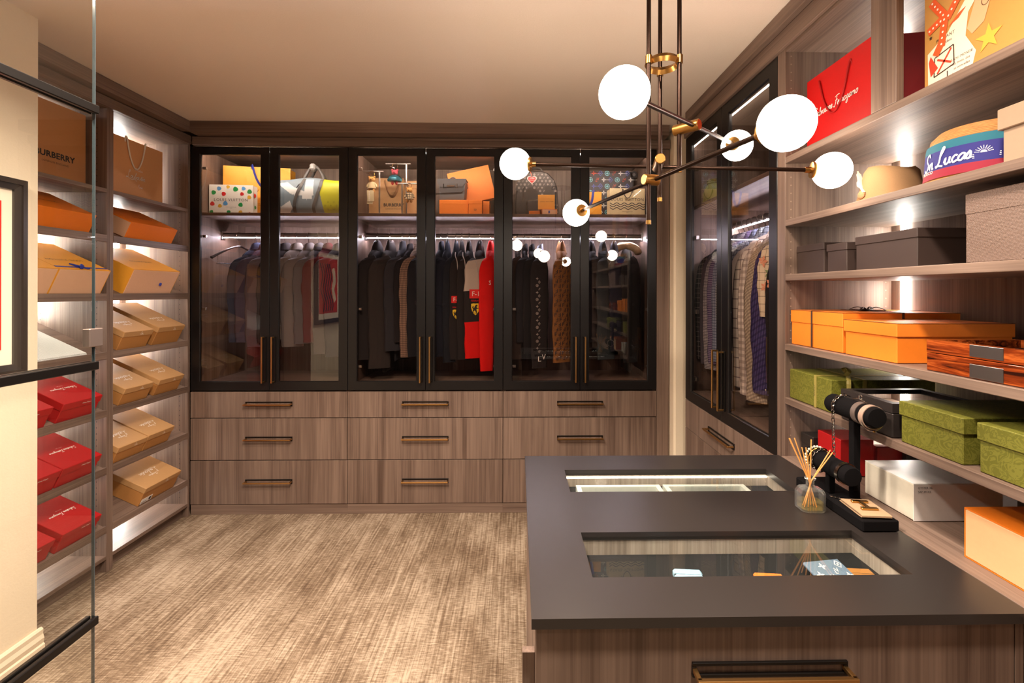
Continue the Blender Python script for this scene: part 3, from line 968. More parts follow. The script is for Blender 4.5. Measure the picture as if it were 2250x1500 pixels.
# left wall, column L (behind the glass) and column R (corner)
LVT = 'LOUIS VUITTON'
def script_top(t, w, d, h, big='Louboutin', mat=WINK, xh=0.011, wd=0.0019, x=None, y=None, two=None):
    M = TOPUP(x if x is not None else w * 0.5, y if y is not None else d * 0.42, h + 0.0003)
    def f(m):
        script(m, big, M, xh, wd)
        if two:
            script(m, two, M @ Matrix.Translation((0.0, two_off(two) * xh, 0)), xh * 0.55, wd * 0.6)
    return ink(t, 'lettering', mat, f)
def two_off(s):
    return 2.6 if s == 'Christian' else -2.6
for nm, lb, y, z, w, h, d in (
    ('shoe_box', 'tan shoe box at the left of the uppermost pair in the corner column', 2.621, 1.17, 0.209, 0.112, 0.33),
    ('shoe_box', 'tan shoe box at the right of the uppermost pair in the corner column', 2.865, 1.17, 0.223, 0.12, 0.345),
    ('shoe_box', 'left tan shoe box of the second pair from the top in the corner column', 2.63, 0.863, 0.206, 0.104, 0.33),
    ('shoe_box', 'right tan shoe box of the second pair from the top in the corner column', 2.88, 0.863, 0.209, 0.106, 0.33),
    ('shoe_box', 'left tan shoe box of the lowest pair, touching its neighbour', 2.590, 0.555, 0.204, 0.1, 0.31),
    ('shoe_box', 'right tan shoe box of the lowest pair, touching its neighbour', 2.797, 0.555, 0.208, 0.104, 0.31),
    ('shoe_box', 'single tan shoe box with a barcode sticker on the lowest shelf of the corner column', 2.768, 0.243, 0.287, 0.118, 0.34)):
    t = lid_box(nm, lb, LEFT(y, z + 0.001), w, d, h, 0.034, KRAFTD, KRAFT, 'tan shoe boxes in the corner column')
    script_top(t, w, d, h, 'Louboutin', xh=0.0125 if w < 0.25 else 0.015, two='Christian', y=d * 0.36)
    ink(t, 'small_lettering', WINK, lambda m: script(m, 'Lou', FRONT(w * 0.6, h - 0.022), 0.0055, 0.0012))
    if w > 0.25:
        MB().box(0.012, 0.095, 0.0015, 0.0028, 0.008, 0.04, 0.0003).build('barcode_sticker', WHITEP, t)
        def bc(m):
            m.flat([(0.07, 0.014), (0.088, 0.014), (0.088, 0.034), (0.07, 0.034)], FRONT(0, 0, 0.0012))
            for i in range(6):
                m.flat([(0.017 + i * 0.007, 0.012), (0.0205 + i * 0.007, 0.012), (0.0205 + i * 0.007, 0.022), (0.017 + i * 0.007, 0.022)], FRONT(0, 0, 0.0012))
        ink(t, 'barcode', INK, bc)
for lb, y, z, w in (
    ('left red shoe box of the top red pair behind the glass', 2.02, 0.863, 0.212),
    ('right red shoe box of the top red pair, tops lettered in white', 2.279, 0.863, 0.211),
    ('left red shoe box of the middle red pair', 2.06, 0.555, 0.212),
    ('right red shoe box of the middle red pair', 2.276, 0.555, 0.210),
    ('left red shoe box on the lowest red shelf', 2.03, 0.243, 0.212),
    ('right red shoe box on the lowest red shelf', 2.275, 0.243, 0.211)):
    t = lid_box('shoe_box', lb, LEFT(y, z + 0.001), w, 0.325, 0.104, 0.038, REDB, REDB, 'red shoe boxes behind the glass partition')
    M = TOPUP(w * 0.55, 0.13, 0.1045)
    def f(m):
        script(m, 'Salvatore Ferragamo', M, 0.0075, 0.0016)
        m.text('Firenze  Italy', M @ Matrix.Translation((0, -0.02, 0)), 0.004)
    ink(t, 'lettering', WINK, f)
    ink(t, 'small_lettering', WINK, lambda m: script(m, 'Salvatore Ferragamo', FRONT(w * 0.6, 0.083), 0.0028, 0.0007))
def lv_top(t, x, y, h, size, mat=INK):
    ink(t, 'lettering', mat, lambda m: m.text(LVT, TOPUP(x, y, h + 0.0003), size, space=1.15))
t = lid_box('gift_box', 'burnt orange box with a pale end on the corner column\'s highest sloped shelf', LEFT(2.673, 1.796), 0.355, 0.27, 0.1, 0.098, BURNT, BURNT, 'orange boxes on the left shelving')
MB().box(-0.0012, 0.0008, 0.004, 0.262, 0.004, 0.094, 0.0005).build('end_panel', BLUSH, t, label='pale blush end panel')
lv_top(t, 0.2, 0.12, 0.1, 0.012)
t = lid_box('gift_box', 'burnt orange box on the highest sloped shelf behind the glass', LEFT(2.08, 1.796), 0.375, 0.27, 0.1, 0.098, BURNT, BURNT, 'orange boxes on the left shelving')
lv_top(t, 0.2, 0.12, 0.1, 0.014)
t = drawer_box('drawer_box', 'saffron drawer box with pale front and blue pull under the burnt orange box', LEFT(2.659, 1.483), 0.358, 0.33, 0.153, OCHRE, BLUSH, 'orange boxes on the left shelving', (0.235, 0.066))
lv_top(t, 0.19, 0.13, 0.153, 0.0135)
t = drawer_box('drawer_box', 'saffron drawer box tied with blue ribbon behind the glass', LEFT(2.243, 1.483), 0.277, 0.33, 0.135, OCHRE, BLUSH, 'orange boxes on the left shelving')
lv_top(t, 0.13, 0.12, 0.135, 0.016)
rb = MB()
rb.box(-0.001, 0.278, 0.018, 0.03, 0.1352, 0.1365, 0.0003)
rb.build('ribbon', BLUE, t)
bw = MB()
for sx in (-1, 1):
    bw.prism([(0.13, 0.024), (0.13 + sx * 0.018, 0.05), (0.13 + sx * 0.034, 0.055), (0.13 + sx * 0.022, 0.03)], 0.137, 0.143)
    bw.prism([(0.13, 0.024), (0.13 + sx * 0.012, 0.0), (0.13 + sx * 0.026, 0.002), (0.13 + sx * 0.012, 0.024)], 0.137, 0.142)
bw.ball((0.13, 0.024, 0.142), 0.008, 8, 6)
bw.build('bow', BLUE, t)
t = drawer_box('drawer_box', 'saffron drawer box half hidden by the cream wall edge', LEFT(1.965, 1.483), 0.276, 0.33, 0.135, OCHRE, BLUSH, 'orange boxes on the left shelving')
lv_top(t, 0.15, 0.14, 0.135, 0.013)
m = MB()
for i in range(46):
    m.box(0.004 + i * 0.0102, 0.0125 + i * 0.0102, 0.002, 0.36, 0.006, 0.013, 0.0018)
t = thing('shelf_liner', 'white ribbed liner lying on the otherwise empty sloped shelf', 'liner', M=LEFT(1.97, 1.171))
MB().box(0, 0.475, 0, 0.362, 0, 0.0065, 0.001).build('liner_base', WHITEP, t)
m.build('liner_rib', plain('white_rib', (226, 228, 224), 0.5), t, kind='stuff')
# bags in the top cells of the left wall
def LWALL(x, y, z):
    return Matrix(((0, -1, 0, x), (1, 0, 0, y), (0, 0, 1, z), (0, 0, 0, 1)))
t = paper_bag('shopping_bag', 'tan paper bag with white cord handles and white script on the corner column', LWALL(-2.33, 2.592, 2.0455), 0.528, 0.362, 0.13, TANBAG, taper=0.0)
handle_loop(t, 0.235, 0.385, 0.36, 0.165, 0.002, plain('white_cord', (240, 226, 206), 0.7), 0.0042)
def f(m):
    M = FRONT(0.315, 0.135, -0.0006)
    script(m, 'Louboutin', M, 0.0165, 0.0026)
    script(m, 'Christian', M @ Matrix.Translation((0.02, 0.05, 0)), 0.008, 0.0012)
    script(m, 'Paris', M @ Matrix.Translation((0.03, -0.05, 0)), 0.009, 0.0013)
ink(t, 'lettering', WINK, f)
t = paper_bag('shopping_bag', 'large tan paper bag with black capitals seen through the glass', LWALL(-2.3, 1.99, 2.0455), 0.55, 0.385, 0.15, paper('kraft_bag_paper', (200, 136, 80)), taper=0.0)
def f(m):
    M = FRONT(0.388, 0.112, -0.0006)
    m.text('BURBERRY', M, 0.0285, space=1.04, bold=0.03)
    m.text('LONDON ENGLAND', M @ Matrix.Translation((0, -0.027, 0)), 0.0095, space=1.1)
ink(t, 'lettering', INK, f)

# ------------------------------------------------------------------ right shelving contents
gb = 'umber boxes on the right shelving'
ob = 'orange lidded boxes on the right shelving'
t = lid_box('keepsake_box', 'dark brown lidded box at the far end of the shelf', RIGHT(1.1, 1.835, 1.571), 0.166, 0.16, 0.109, 0.026, DKBOX, DKBOX, gb)
t = lid_box('keepsake_box', 'small dark brown lidded box between two longer dark ones', RIGHT(1.1, 1.656, 1.571), 0.104, 0.12, 0.098, 0.026, DKBOX, DKBOX, gb)
t = lid_box('keepsake_box', 'long dark brown lidded box beside the big hatched box', RIGHT(1.1, 1.514, 1.571), 0.24, 0.25, 0.108, 0.027, DKBOX, DKBOX, gb)
t = lid_box('storage_box', 'large taupe box with hatched texture on the shelf below the hats', RIGHT(1.09, 1.126, 1.571), 0.38, 0.32, 0.167, 0.05, SAFF, SAFF, ov=0.001)
t = lid_box('storage_box', 'pale beige lidded box beside the straw hat', RIGHT(1.085, 1.045, 1.786), 0.34, 0.3, 0.127, 0.048, BEIGEB, BEIGEB, ov=0.007)
def edge_lines(t, w, d, h):
    m = MB()
    for a in ((0, w, -0.0004, 0.0006), (0, w, d - 0.0006, d + 0.0004)):
        m.box(a[0], a[1], a[2], a[3], h - 0.0012, h + 0.0004, 0.0002)
    for a in ((-0.0004, 0.0006), (w - 0.0006, w + 0.0004)):
        m.box(a[0], a[1], 0, d, h - 0.0012, h + 0.0004, 0.0002)
    return m.build('edge_binding', plain('brown_edge', (96, 48, 20), 0.6), t, label='thin brown edge line')
t = lid_box('hat_box', 'orange lidded box tied with brown ribbon at the far end of its shelf', RIGHT(1.078, 1.836, 1.297), 0.296, 0.40, 0.134, 0.048, ORNG, ORNG, ob)
edge_lines(t, 0.296, 0.40, 0.134)
m = MB()
m.box(0.13, 0.138, -0.0022, -0.0006, 0.002, 0.135, 0.0003)
m.box(0.13, 0.138, -0.002, 0.402, 0.1345, 0.1358, 0.0003)
m.box(0.297, 0.2985, 0.2, 0.208, 0.002, 0.135, 0.0003)
m.box(-0.001, 0.298, 0.2, 0.208, 0.1345, 0.1358, 0.0003)
m.build('ribbon', BROWNRIB, t)
m = MB()
for a in (0.5, 2.2, 3.6, 5.3):
    c, s = math.cos(a), math.sin(a)
    m.tube(spline([(0.134, 0.204, 0.1365), (0.134 + 0.03 * c, 0.204 + 0.03 * s, 0.149), (0.134 + 0.06 * c, 0.204 + 0.06 * s, 0.1385), (0.134 + 0.036 * c + 0.01 * s, 0.204 + 0.036 * s, 0.1385), (0.134, 0.204, 0.137)], 3), 0.004, 6, flat=(0.35, 1))
m.build('bow', BROWNRIB, t)
t = lid_box('hat_box', 'plain orange lidded box in front of the ribbon tied one', RIGHT(1.075, 1.532, 1.297), 0.219, 0.345, 0.114, 0.039, ORNG, ORNG, ob, ov=0.004)
edge_lines(t, 0.219, 0.345, 0.114)
t = thing('watch_case', 'glossy rosewood case with steel plates and a glass lid', 'case', M=RIGHT(1.072, 1.212, 1.297))
MB().box(0, 0.36, 0, 0.25, 0, 0.046, 0.0015).build('case_base', ROSEWOOD, t)
cl = MB()
def rimbox(m, w, d, z0, z1, rim):
    O = [(0, 0), (w, 0), (w, d), (0, d)]
    I = [(rim, rim), (w - rim, rim), (w - rim, d - rim), (rim, d - rim)]
    lo = []
    for (a, b), (c, e) in zip(O, I):
        lo.append([(a, b, z0), (a, b, z1), (c, e, z1), (c, e, z0)])
    lo.append(lo[0])
    return m.loft(lo, cap=False)
rimbox(cl, 0.36, 0.25, 0.048, 0.080, 0.022)
lid = cl.build('case_lid', ROSEWOOD, t)
MB().box(0.018, 0.342, 0.018, 0.232, 0.066, 0.070, 0.0004).build('glass_pane', CLEAR, lid)
MB().box(0.012, 0.348, 0.012, 0.238, 0.046, 0.05, 0.001).build('case_lining', VELVET, t)
for z0, z1, nm in ((0.052, 0.0795, 'clasp_plate'), (0.002, 0.034, 'clasp_plate')):
    MB().box(0.118, 0.196, -0.0015, 0.0, z0, z1, 0.0005).build(nm, STEEL, t)
gg = 'green brocade boxes on the right shelving'
def ribboned(t, w, d, h, at, mat):
    m = MB()
    m.box(at - 0.007, at + 0.007, -0.0015, -0.0004, 0.0, h + 0.001, 0.0002)
    m.box(at - 0.007, at + 0.007, -0.001, d, h + 0.0002, h + 0.0014, 0.0002)
    m.box(w + 0.0002, w + 0.0014, 0.11, 0.124, 0, h + 0.001, 0.0002)
    m.box(0, w + 0.001, 0.11, 0.124, h + 0.0002, h + 0.0014, 0.0002)
    m.build('ribbon', mat, t)
RIBG = plain('olive_ribbon', (146, 132, 66), 0.55)
t = lid_box('gift_box', 'green brocade box tied with an olive ribbon bow', RIGHT(1.075, 1.836, 1.084), 0.244, 0.365, 0.114, 0.112, GREEN, GREEN, gg, ov=0.0015)
ribboned(t, 0.244, 0.365, 0.114, 0.16, RIBG)
m = MB()
for (dx, dy, hgt) in ((-0.03, 0.01, 0.02), (0.028, -0.015, 0.026)):
    m.tube(spline([(0.16, 0.117, 0.117), (0.16 + dx * 0.7, 0.117 + dy, 0.117 + hgt), (0.16 + dx * 1.5, 0.117 + dy * 1.6, 0.119 + hgt * 0.7), (0.16 + dx * 1.2, 0.117 + dy * 2, 0.12), (0.16, 0.117, 0.119)], 4), 0.0075, 6, flat=(0.25, 1))
m.tube(spline([(0.16, 0.117, 0.118), (0.2, 0.09, 0.119), (0.246, 0.06, 0.112), (0.2475, 0.06, 0.06)], 4), 0.0075, 6, flat=(0.2, 1))
m.ball((0.16, 0.117, 0.12), 0.009, 8, 6)
m.build('bow', RIBG, t)
ink(t, 'ribbon_lettering', INK, lambda m: m.text('GUCCI', frame((0.16, -0.0018, 0.06), (0, 0, 1), (-1, 0, 0)), 0.007, space=1.3))
t = lid_box('gift_box', 'wide green brocade lidded box beside the black case', RIGHT(1.068, 1.297, 1.084), 0.19, 0.33, 0.114, 0.04, GREEN, GREEN, gg, ov=0.004)
t = lid_box('gift_box', 'green brocade lidded box nearest the camera', RIGHT(1.07, 1.076, 1.084), 0.34, 0.33, 0.114, 0.04, GREEN, GREEN, gg, ov=0.004)
t = thing('display_case', 'black case with a glazed lid behind the bracelet stand', 'case', M=RIGHT(1.068, 1.532, 1.084))
MB().box(0, 0.213, 0, 0.27, 0, 0.07, 0.003).build('case_base', LEATHER, t)
cl = MB()
rimbox(cl, 0.213, 0.27, 0.071, 0.098, 0.022)
lid = cl.build('case_lid', LEATHER, t)
MB().box(0.018, 0.195, 0.018, 0.252, 0.088, 0.091, 0.0004).build('glass_pane', CLEAR, lid)
# on the counter
t = lid_box('product_box', 'white slab box with a pale end on the wooden counter', RIGHT(1.122, 1.497, 0.851), 0.186, 0.30, 0.105, 0.103, PALE, PALE)
MB().box(0.186, 0.1872, 0, 0.30, 0.001, 0.1045, 0.0003).build('side_label_panel', WHITEP, t, label='white side panel')
MB().box(0, 0.186, 0.0, 0.30, 0.1051, 0.1062, 0.0003).build('top_panel', WHITEP, t, label='white top')
ink(t, 'lettering', INK, lambda m: (m.text('OYSTER XL', frame((0.1874, 0.012, 0.092), (0, 1, 0), (0, 0, 1)), 0.0058, align=0), m.text('SAP 39143', frame((0.1874, 0.012, 0.081), (0, 1, 0), (0, 0, 1)), 0.0058, align=0)))
t = drawer_box('drawer_box', 'orange edged box with a cream front at the right edge of the counter', RIGHT(1.1, 1.136, 0.851), 0.36, 0.30, 0.121, BURNT, PEACH)
t = lid_box('watch_box', 'glossy red box behind the bracelet stand', RIGHT(1.132, 1.752, 0.851), 0.125, 0.12, 0.131, 0.129, REDB, REDB)
t = thing('notebook', 'dark red leather covered box beside the black card', 'box', M=RIGHT(1.262, 1.66, 0.851))
MB().box(0, 0.03, 0, 0.12, 0, 0.105, 0.004).build('cover', plain('oxblood_leather', (128, 20, 28), 0.4, bump=0.2, nscale=240), t)
MB().box(0.031, 0.034, 0.003, 0.117, 0.004, 0.101, 0.001).build('edge_trim', plain('red_trim', (176, 40, 40), 0.4), t)
t = lid_box('card_box', 'small black card box with a white crown print', RIGHT(1.345, 1.62, 0.851), 0.02, 0.085, 0.09, 0.085, LEATHER, LEATHER)
def f(m):
    M = frame((0.0206, 0.055, 0.03), (0, 1, 0), (0, 0, 1))
    m.flat([(-0.006, 0), (0.006, 0), (0.008, 0.009), (0.004, 0.004), (0.0025, 0.011), (0, 0.005), (-0.0025, 0.011), (-0.004, 0.004), (-0.008, 0.009)], M)
    for k in (-1, 0, 1):
        m.flat([(k * 0.005 - 0.0018, -0.01), (k * 0.005 + 0.0018, -0.01), (k * 0.005 + 0.0018, -0.0055), (k * 0.005 - 0.0018, -0.0055)], M)
ink(t, 'crown_print', WINK, f)
t = lid_box('keepsake_box', 'black leather box at the far end of the counter', RIGHT(1.12, 1.838, 0.851), 0.078, 0.2, 0.098, 0.04, LEATHER, LEATHER, ov=0.001)

# upper shelf: red bag, yellow bag, hats
t = paper_bag('shopping_bag', 'bright red paper bag with a white signature on the highest right shelf', RIGHT(1.132, 1.82, 2.0355), 0.366, 0.285, 0.15, REDBAG, taper=0.0, gus=paper('shaded_red_gusset', (150, 18, 26), 0.5))  # gusset colour is a darker red that paints in its shade
handle_loop(t, 0.075, 0.245, 0.245, 0.135, 0.004, plain('red_cord', (170, 8, 8), 0.6), 0.003)
ink(t, 'lettering', WINK, lambda m: script(m, 'Salvatore Ferragamo', FRONT(0.16, 0.13, -0.0006) @ Matrix.Rotation(R(1.5), 4, 'Z'), 0.0135, 0.0027))
t = paper_bag('shopping_bag', 'yellow paper bag printed with circus drawings and handwriting', RIGHT(1.115, 1.268, 2.0355), 0.42, 0.37, 0.13, paper('mustard_paper', (196, 144, 74)), taper=0.0)
Fy = lambda x, z: FRONT(x, z, -0.0005)
def printed(nm, rgb, fn):
    return ink(t, nm, plain('ink_%d_%d_%d' % rgb, rgb, 0.6), fn)
def star(x, y, r, r2=None, n=5, a0=90):
    return [(x + (r if i % 2 == 0 else (r2 or r * .42)) * math.cos(R(a0 + 180 * i / n)), y + (r if i % 2 == 0 else (r2 or r * .42)) * math.sin(R(a0 + 180 * i / n))) for i in range(2 * n)]
O0 = Fy(0, 0)
printed('print_note_sheet', (246, 230, 206), lambda m: m.flat([(0.012, 0.0), (0.13, 0.0), (0.145, 0.055), (0.118, 0.105), (0.125, 0.16), (0.15, 0.19), (0.12, 0.2), (0.07, 0.14), (0.01, 0.11)], O0, 0.0002))
def f(m):
    for i, (a, b) in enumerate((((0.022, 0.245), (0.062, 0.185)), ((0.062, 0.185), (0.052, 0.11)), ((0.125, 0.245), (0.068, 0.175)), ((0.062, 0.185), (0.012, 0.168)), ((0.052, 0.12), (0.035, 0.095)))):
        m.ribbon2d([a, ((a[0] + b[0]) / 2, (a[1] + b[1]) / 2), b], 0.021, O0, 0.0008 + 0.0002 * i, 2)
    m.flat([(0.07, 0.152), (0.1, 0.16), (0.12, 0.178), (0.1, 0.172)], O0, 0.0009)
printed('print_marquee_figure', (226, 92, 40), f)
def f(m):
    for a, b, n in (((0.022, 0.245), (0.062, 0.185), 5), ((0.062, 0.185), (0.052, 0.11), 5), ((0.125, 0.245), (0.068, 0.175), 6), ((0.056, 0.18), (0.012, 0.168), 4)):
        for i in range(n):
            k = (i + 0.5) / n
            m.lathe([(0.0001, 0.0011), (0.0028, 0.0011)], n=8) if False else m.flat([(a[0] + (b[0] - a[0]) * k + 0.003 * math.cos(q), a[1] + (b[1] - a[1]) * k + 0.003 * math.sin(q)) for q in (0, 1.05, 2.1, 3.14, 4.2, 5.24)], O0, 0.0021)
printed('print_marquee_bulbs', (250, 240, 224), f)
def f(m):
    for i in range(4):
        for j in range(4):
            if (i + j) % 2 == 0:
                x, y = 0.128 + i * 0.018, 0.235 + j * 0.022
                m.flat([(x - 0.012, y), (x, y - 0.018), (x + 0.012, y), (x, y + 0.018)], O0, 0.0007)
    for i in range(4):
        for j in range(3):
            if (i + j) % 2 == 0:
                x, y = 0.29 + i * 0.018, 0.03 + j * 0.022
                m.flat([(x - 0.014, y), (x, y - 0.012), (x + 0.014, y), (x, y + 0.012)], O0, 0.0007)
printed('print_harlequin', (240, 208, 40), f)
printed('print_harlequin_orange', (228, 120, 34), lambda m: [m.flat([(x - 0.012, y), (x, y - 0.016), (x + 0.012, y), (x, y + 0.016)], O0, 0.0006) for x, y in ((0.146, 0.235), (0.164, 0.257), (0.128, 0.257), (0.146, 0.279), (0.308, 0.03), (0.326, 0.052), (0.29, 0.052), (0.344, 0.03))])
def f(m):
    q = [(0.032, 0.09), (0.03, 0.04), (0.088, 0.05), (0.086, 0.1)]
    for i in range(4):
        m.ribbon2d([q[i], q[(i + 1) % 4]], 0.003, O0, 0.0008, 0)
    for i, (s, x, y) in enumerate((('PENDANT', 0.062, 0.128), ('dedans', 0.068, 0.115), ('VU DU MONDE', 0.105, 0.058), ('des mots, des', 0.105, 0.046), ('et etincelles', 0.108, 0.034), ('l age de 10 ans', 0.108, 0.022), ('signe: C L', 0.112, 0.009))):
        m.text(s, Fy(x, y), 0.0062 if i else 0.008, shear=0.2)
    m.ribbon2d([(0.07, 0.0), (0.069, 0.04)], 0.003, O0, 0.0008, 0)
    m.flat(star(0.02, 0.15, 0.006), O0, 0.001)
    m.flat(star(0.17, 0.17, 0.008), O0, 0.001)
    m.flat(star(0.155, 0.205, 0.006), O0, 0.001)
    m.flat(star(0.024, 0.012, 0.006), O0, 0.001)
printed('print_handwriting', (58, 36, 26), f)
def f(m):
    m.ribbon2d([(0.04, 0.045), (0.08, 0.095)], 0.005, O0, 0.0009, 0)
    m.ribbon2d([(0.04, 0.082), (0.08, 0.058)], 0.005, O0, 0.0009, 0)
    m.flat([(0.014, 0.085), (0.02, 0.1), (0.042, 0.06), (0.02, 0.045)], O0, 0.0009)
printed('print_red_shapes', (214, 66, 40), f)
def f(m):
    m.flat([(0.135, 0.1), (0.165, 0.115), (0.19, 0.19), (0.15, 0.2), (0.122, 0.12)], O0, 0.0005)
printed('print_banknote', (214, 172, 128), f)
def f(m):
    m.ribbon2d([(0.168 + 0.009 * math.cos(a / 3), 0.163 + 0.011 * math.sin(a / 3)) for a in range(0, 20)], 0.002, O0, 0.0008, 0)
printed('print_brown_marks', (104, 66, 40), f)
printed('print_star', (226, 176, 66), lambda m: m.flat(star(0.176, 0.07, 0.034, 0.013), O0, 0.0008))
def f(m):
    m.ribbon2d([(0.216, 0.215), (0.226, 0.226), (0.233, 0.213), (0.222, 0.186), (0.214, 0.165), (0.24, 0.172)], 0.0022, O0, 0.0008, 4)
    m.ribbon2d([(0.244, 0.2), (0.236, 0.19), (0.24, 0.175), (0.248, 0.19), (0.244, 0.2)], 0.0022, O0, 0.0008, 4)
    m.ribbon2d([(0.257, 0.235), (0.252, 0.2), (0.254, 0.175), (0.272, 0.17)], 0.0022, O0, 0.0008, 4)
    m.text('ANS', Fy(0.235, 0.146), 0.014)
printed('print_gold_numerals', (150, 98, 12), f)
# hats
def hat(name, label, c, rc, hc, rb, mat, band, sx=1.0, sy=1.0, dent=0.0):
    t = thing(name, label, 'hat', c)
    prof = [(rb, 0.0), (rb, 0.004), (rc * 1.06, 0.006), (rc * 1.02, 0.02), (rc * 0.99, hc * 0.5), (rc * 0.94, hc * 0.86), (rc * 0.8, hc * 0.985), (rc * 0.5, hc * (1 - dent * 0.4)), (rc * 0.15, hc * (1 - dent)), (0.002, hc * (1 - dent))]
    m = MB()
    n = 36
    loops = []
    for r, z in prof:
        lp = []
        for k in range(n):
            a = 2 * math.pi * k / n
            rr = r
            zz = z
            if dent and z > 0.006:
                fr_ = max(0, math.sin(a)) * z / hc
                rr *= 1 - 0.30 * fr_ - 0.10 * max(0, -math.sin(a)) * z / hc - 0.16 * fr_ * max(0, -math.cos(a)) ** 2
                zz = z * (1 - 0.22 * max(0, math.sin(a)) * min(1, r / rc)) + 0.008 * math.cos(2 * a) * (z > hc * 0.8)
            lp.append((sx * rr * math.cos(a), sy * rr * math.sin(a), zz))
        loops.append(lp)
    m.loft(loops)
    m.build('felt' if dent else 'straw_body', mat, t, smooth=True)
    return t
FELT = fabric('camel_felt', (132, 102, 72), 0.85, 0.12, 500)
t = hat('fedora', 'camel felt fedora with a pale feather beside the light strip', (1.2, 1.5, 1.786), 0.092, 0.112, 0.128, FELT, None, 0.9, 1.08, 0.35)
m = MB()
m.tube(spline([(-0.088, -0.01, 0.035), (-0.083, 0.012, 0.06), (-0.072, 0.03, 0.088), (-0.064, 0.05, 0.118)], 4), [0.005] * 4 + [0.011] * 3 + [0.008] * 4 + [0.003] * 2, 6, flat=(0.3, 1))
m.build('feather', plain('feather_white', (190, 172, 148), 0.8), t, smooth=True)
MB().ball((-0.086, 0.004, 0.03), (0.006, 0.016, 0.014), 10, 6).build('feather_tuft', plain('feather_brown', (150, 104, 70), 0.8), t)
def straw_mat():
    q = NT('woven_straw')
    x, y, z = q.sep(q.coord())
    f = q.math('SINE', q.math('MULTIPLY', z, 1600.0))
    g = q.noise(q.mapping(q.coord(), (60, 60, 400)), 1.0, 3)
    q.base(q.mix(q.math('MULTIPLY_ADD', f, 0.25, g), s2l((138, 84, 40)), s2l((196, 142, 78))), 0.7)
    q.bump(f, 0.5, 0.003)
    return q.m
HC = (1.205, 1.185, 1.786)
t = hat('straw_hat', 'straw hat with a blue embroidered souvenir band', HC, 0.118, 0.135, 0.135, straw_mat(), None, 1.0, 1.0)
def cyl_band(z0, z1, r0, r1, nm, mat, a0=0, a1=360):
    m = MB()
    n = 48
    m.loft([[((rr) * math.cos(R(a0 + (a1 - a0) * k / n)), (rr) * math.sin(R(a0 + (a1 - a0) * k / n)), z) for k in range(n)] for z, rr in ((z0, r0), ((z0 + z1) / 2, (r0 + r1) / 2 + 0.0005), (z1, r1))], cap=False)
    return m.build(nm, mat, t, smooth=True)
cyl_band(0.008, 0.03, 0.1275, 0.1245, 'band_red', plain('band_crimson', (128, 12, 40), 0.8))
bb_ = cyl_band(0.03, 0.078, 0.1245, 0.1215, 'band_blue', plain('band_royal', (34, 32, 108), 0.8))
cyl_band(0.078, 0.099, 0.1215, 0.119, 'band_teal', plain('band_turquoise', (20, 92, 110), 0.8))
def wrapm(fn, a_c, zc, rad, nm, mat):
    """draw flat in (x, y) then wrap it round the hat"""
    m = MB()
    fn(m)
    out = []
    for x, y, z in m.v:
        a = a_c + x / rad
        rr = rad + 0.0016 - (zc + y - 0.03) * 0.06
        out.append((rr * math.cos(a), rr * math.sin(a), zc + y))
    m.v = out
    return m.build(nm, mat, t)
I4 = Matrix.Identity(4)
wrapm(lambda m: (script(m, 'Sn ℓucas', Matrix.Rotation(R(4), 4, 'Z'), 0.0165, 0.0045), m.text('MEXICO', I4 @ Matrix.Translation((-0.05, -0.014, 0)), 0.009)), R(183), 0.037, 0.1245, 'embroidery', WINK)
def f(m):
    for i in range(9):
        a = R(20 * i + 10)
        m.ribbon2d([(0.008 * math.cos(a), 0.008 * math.sin(a)), (0.017 * math.cos(a), 0.017 * math.sin(a))], 0.0012, I4, 0, 0)
    m.flat([(0.006 * math.cos(R(18 * i)), 0.006 * math.sin(R(18 * i))) for i in range(11)], I4)
    for i in range(3):
        m.ribbon2d([(-0.02, -0.003 - i * 0.004), (0.03, -0.003 - i * 0.004)], 0.0014, I4, 0, 0)
    m.flat([(0.035, 0.0), (0.05, 0.0), (0.046, 0.012), (0.04, 0.006)], I4)
wrapm(f, R(222), 0.05, 0.1235, 'embroidered_sunset', WINK)
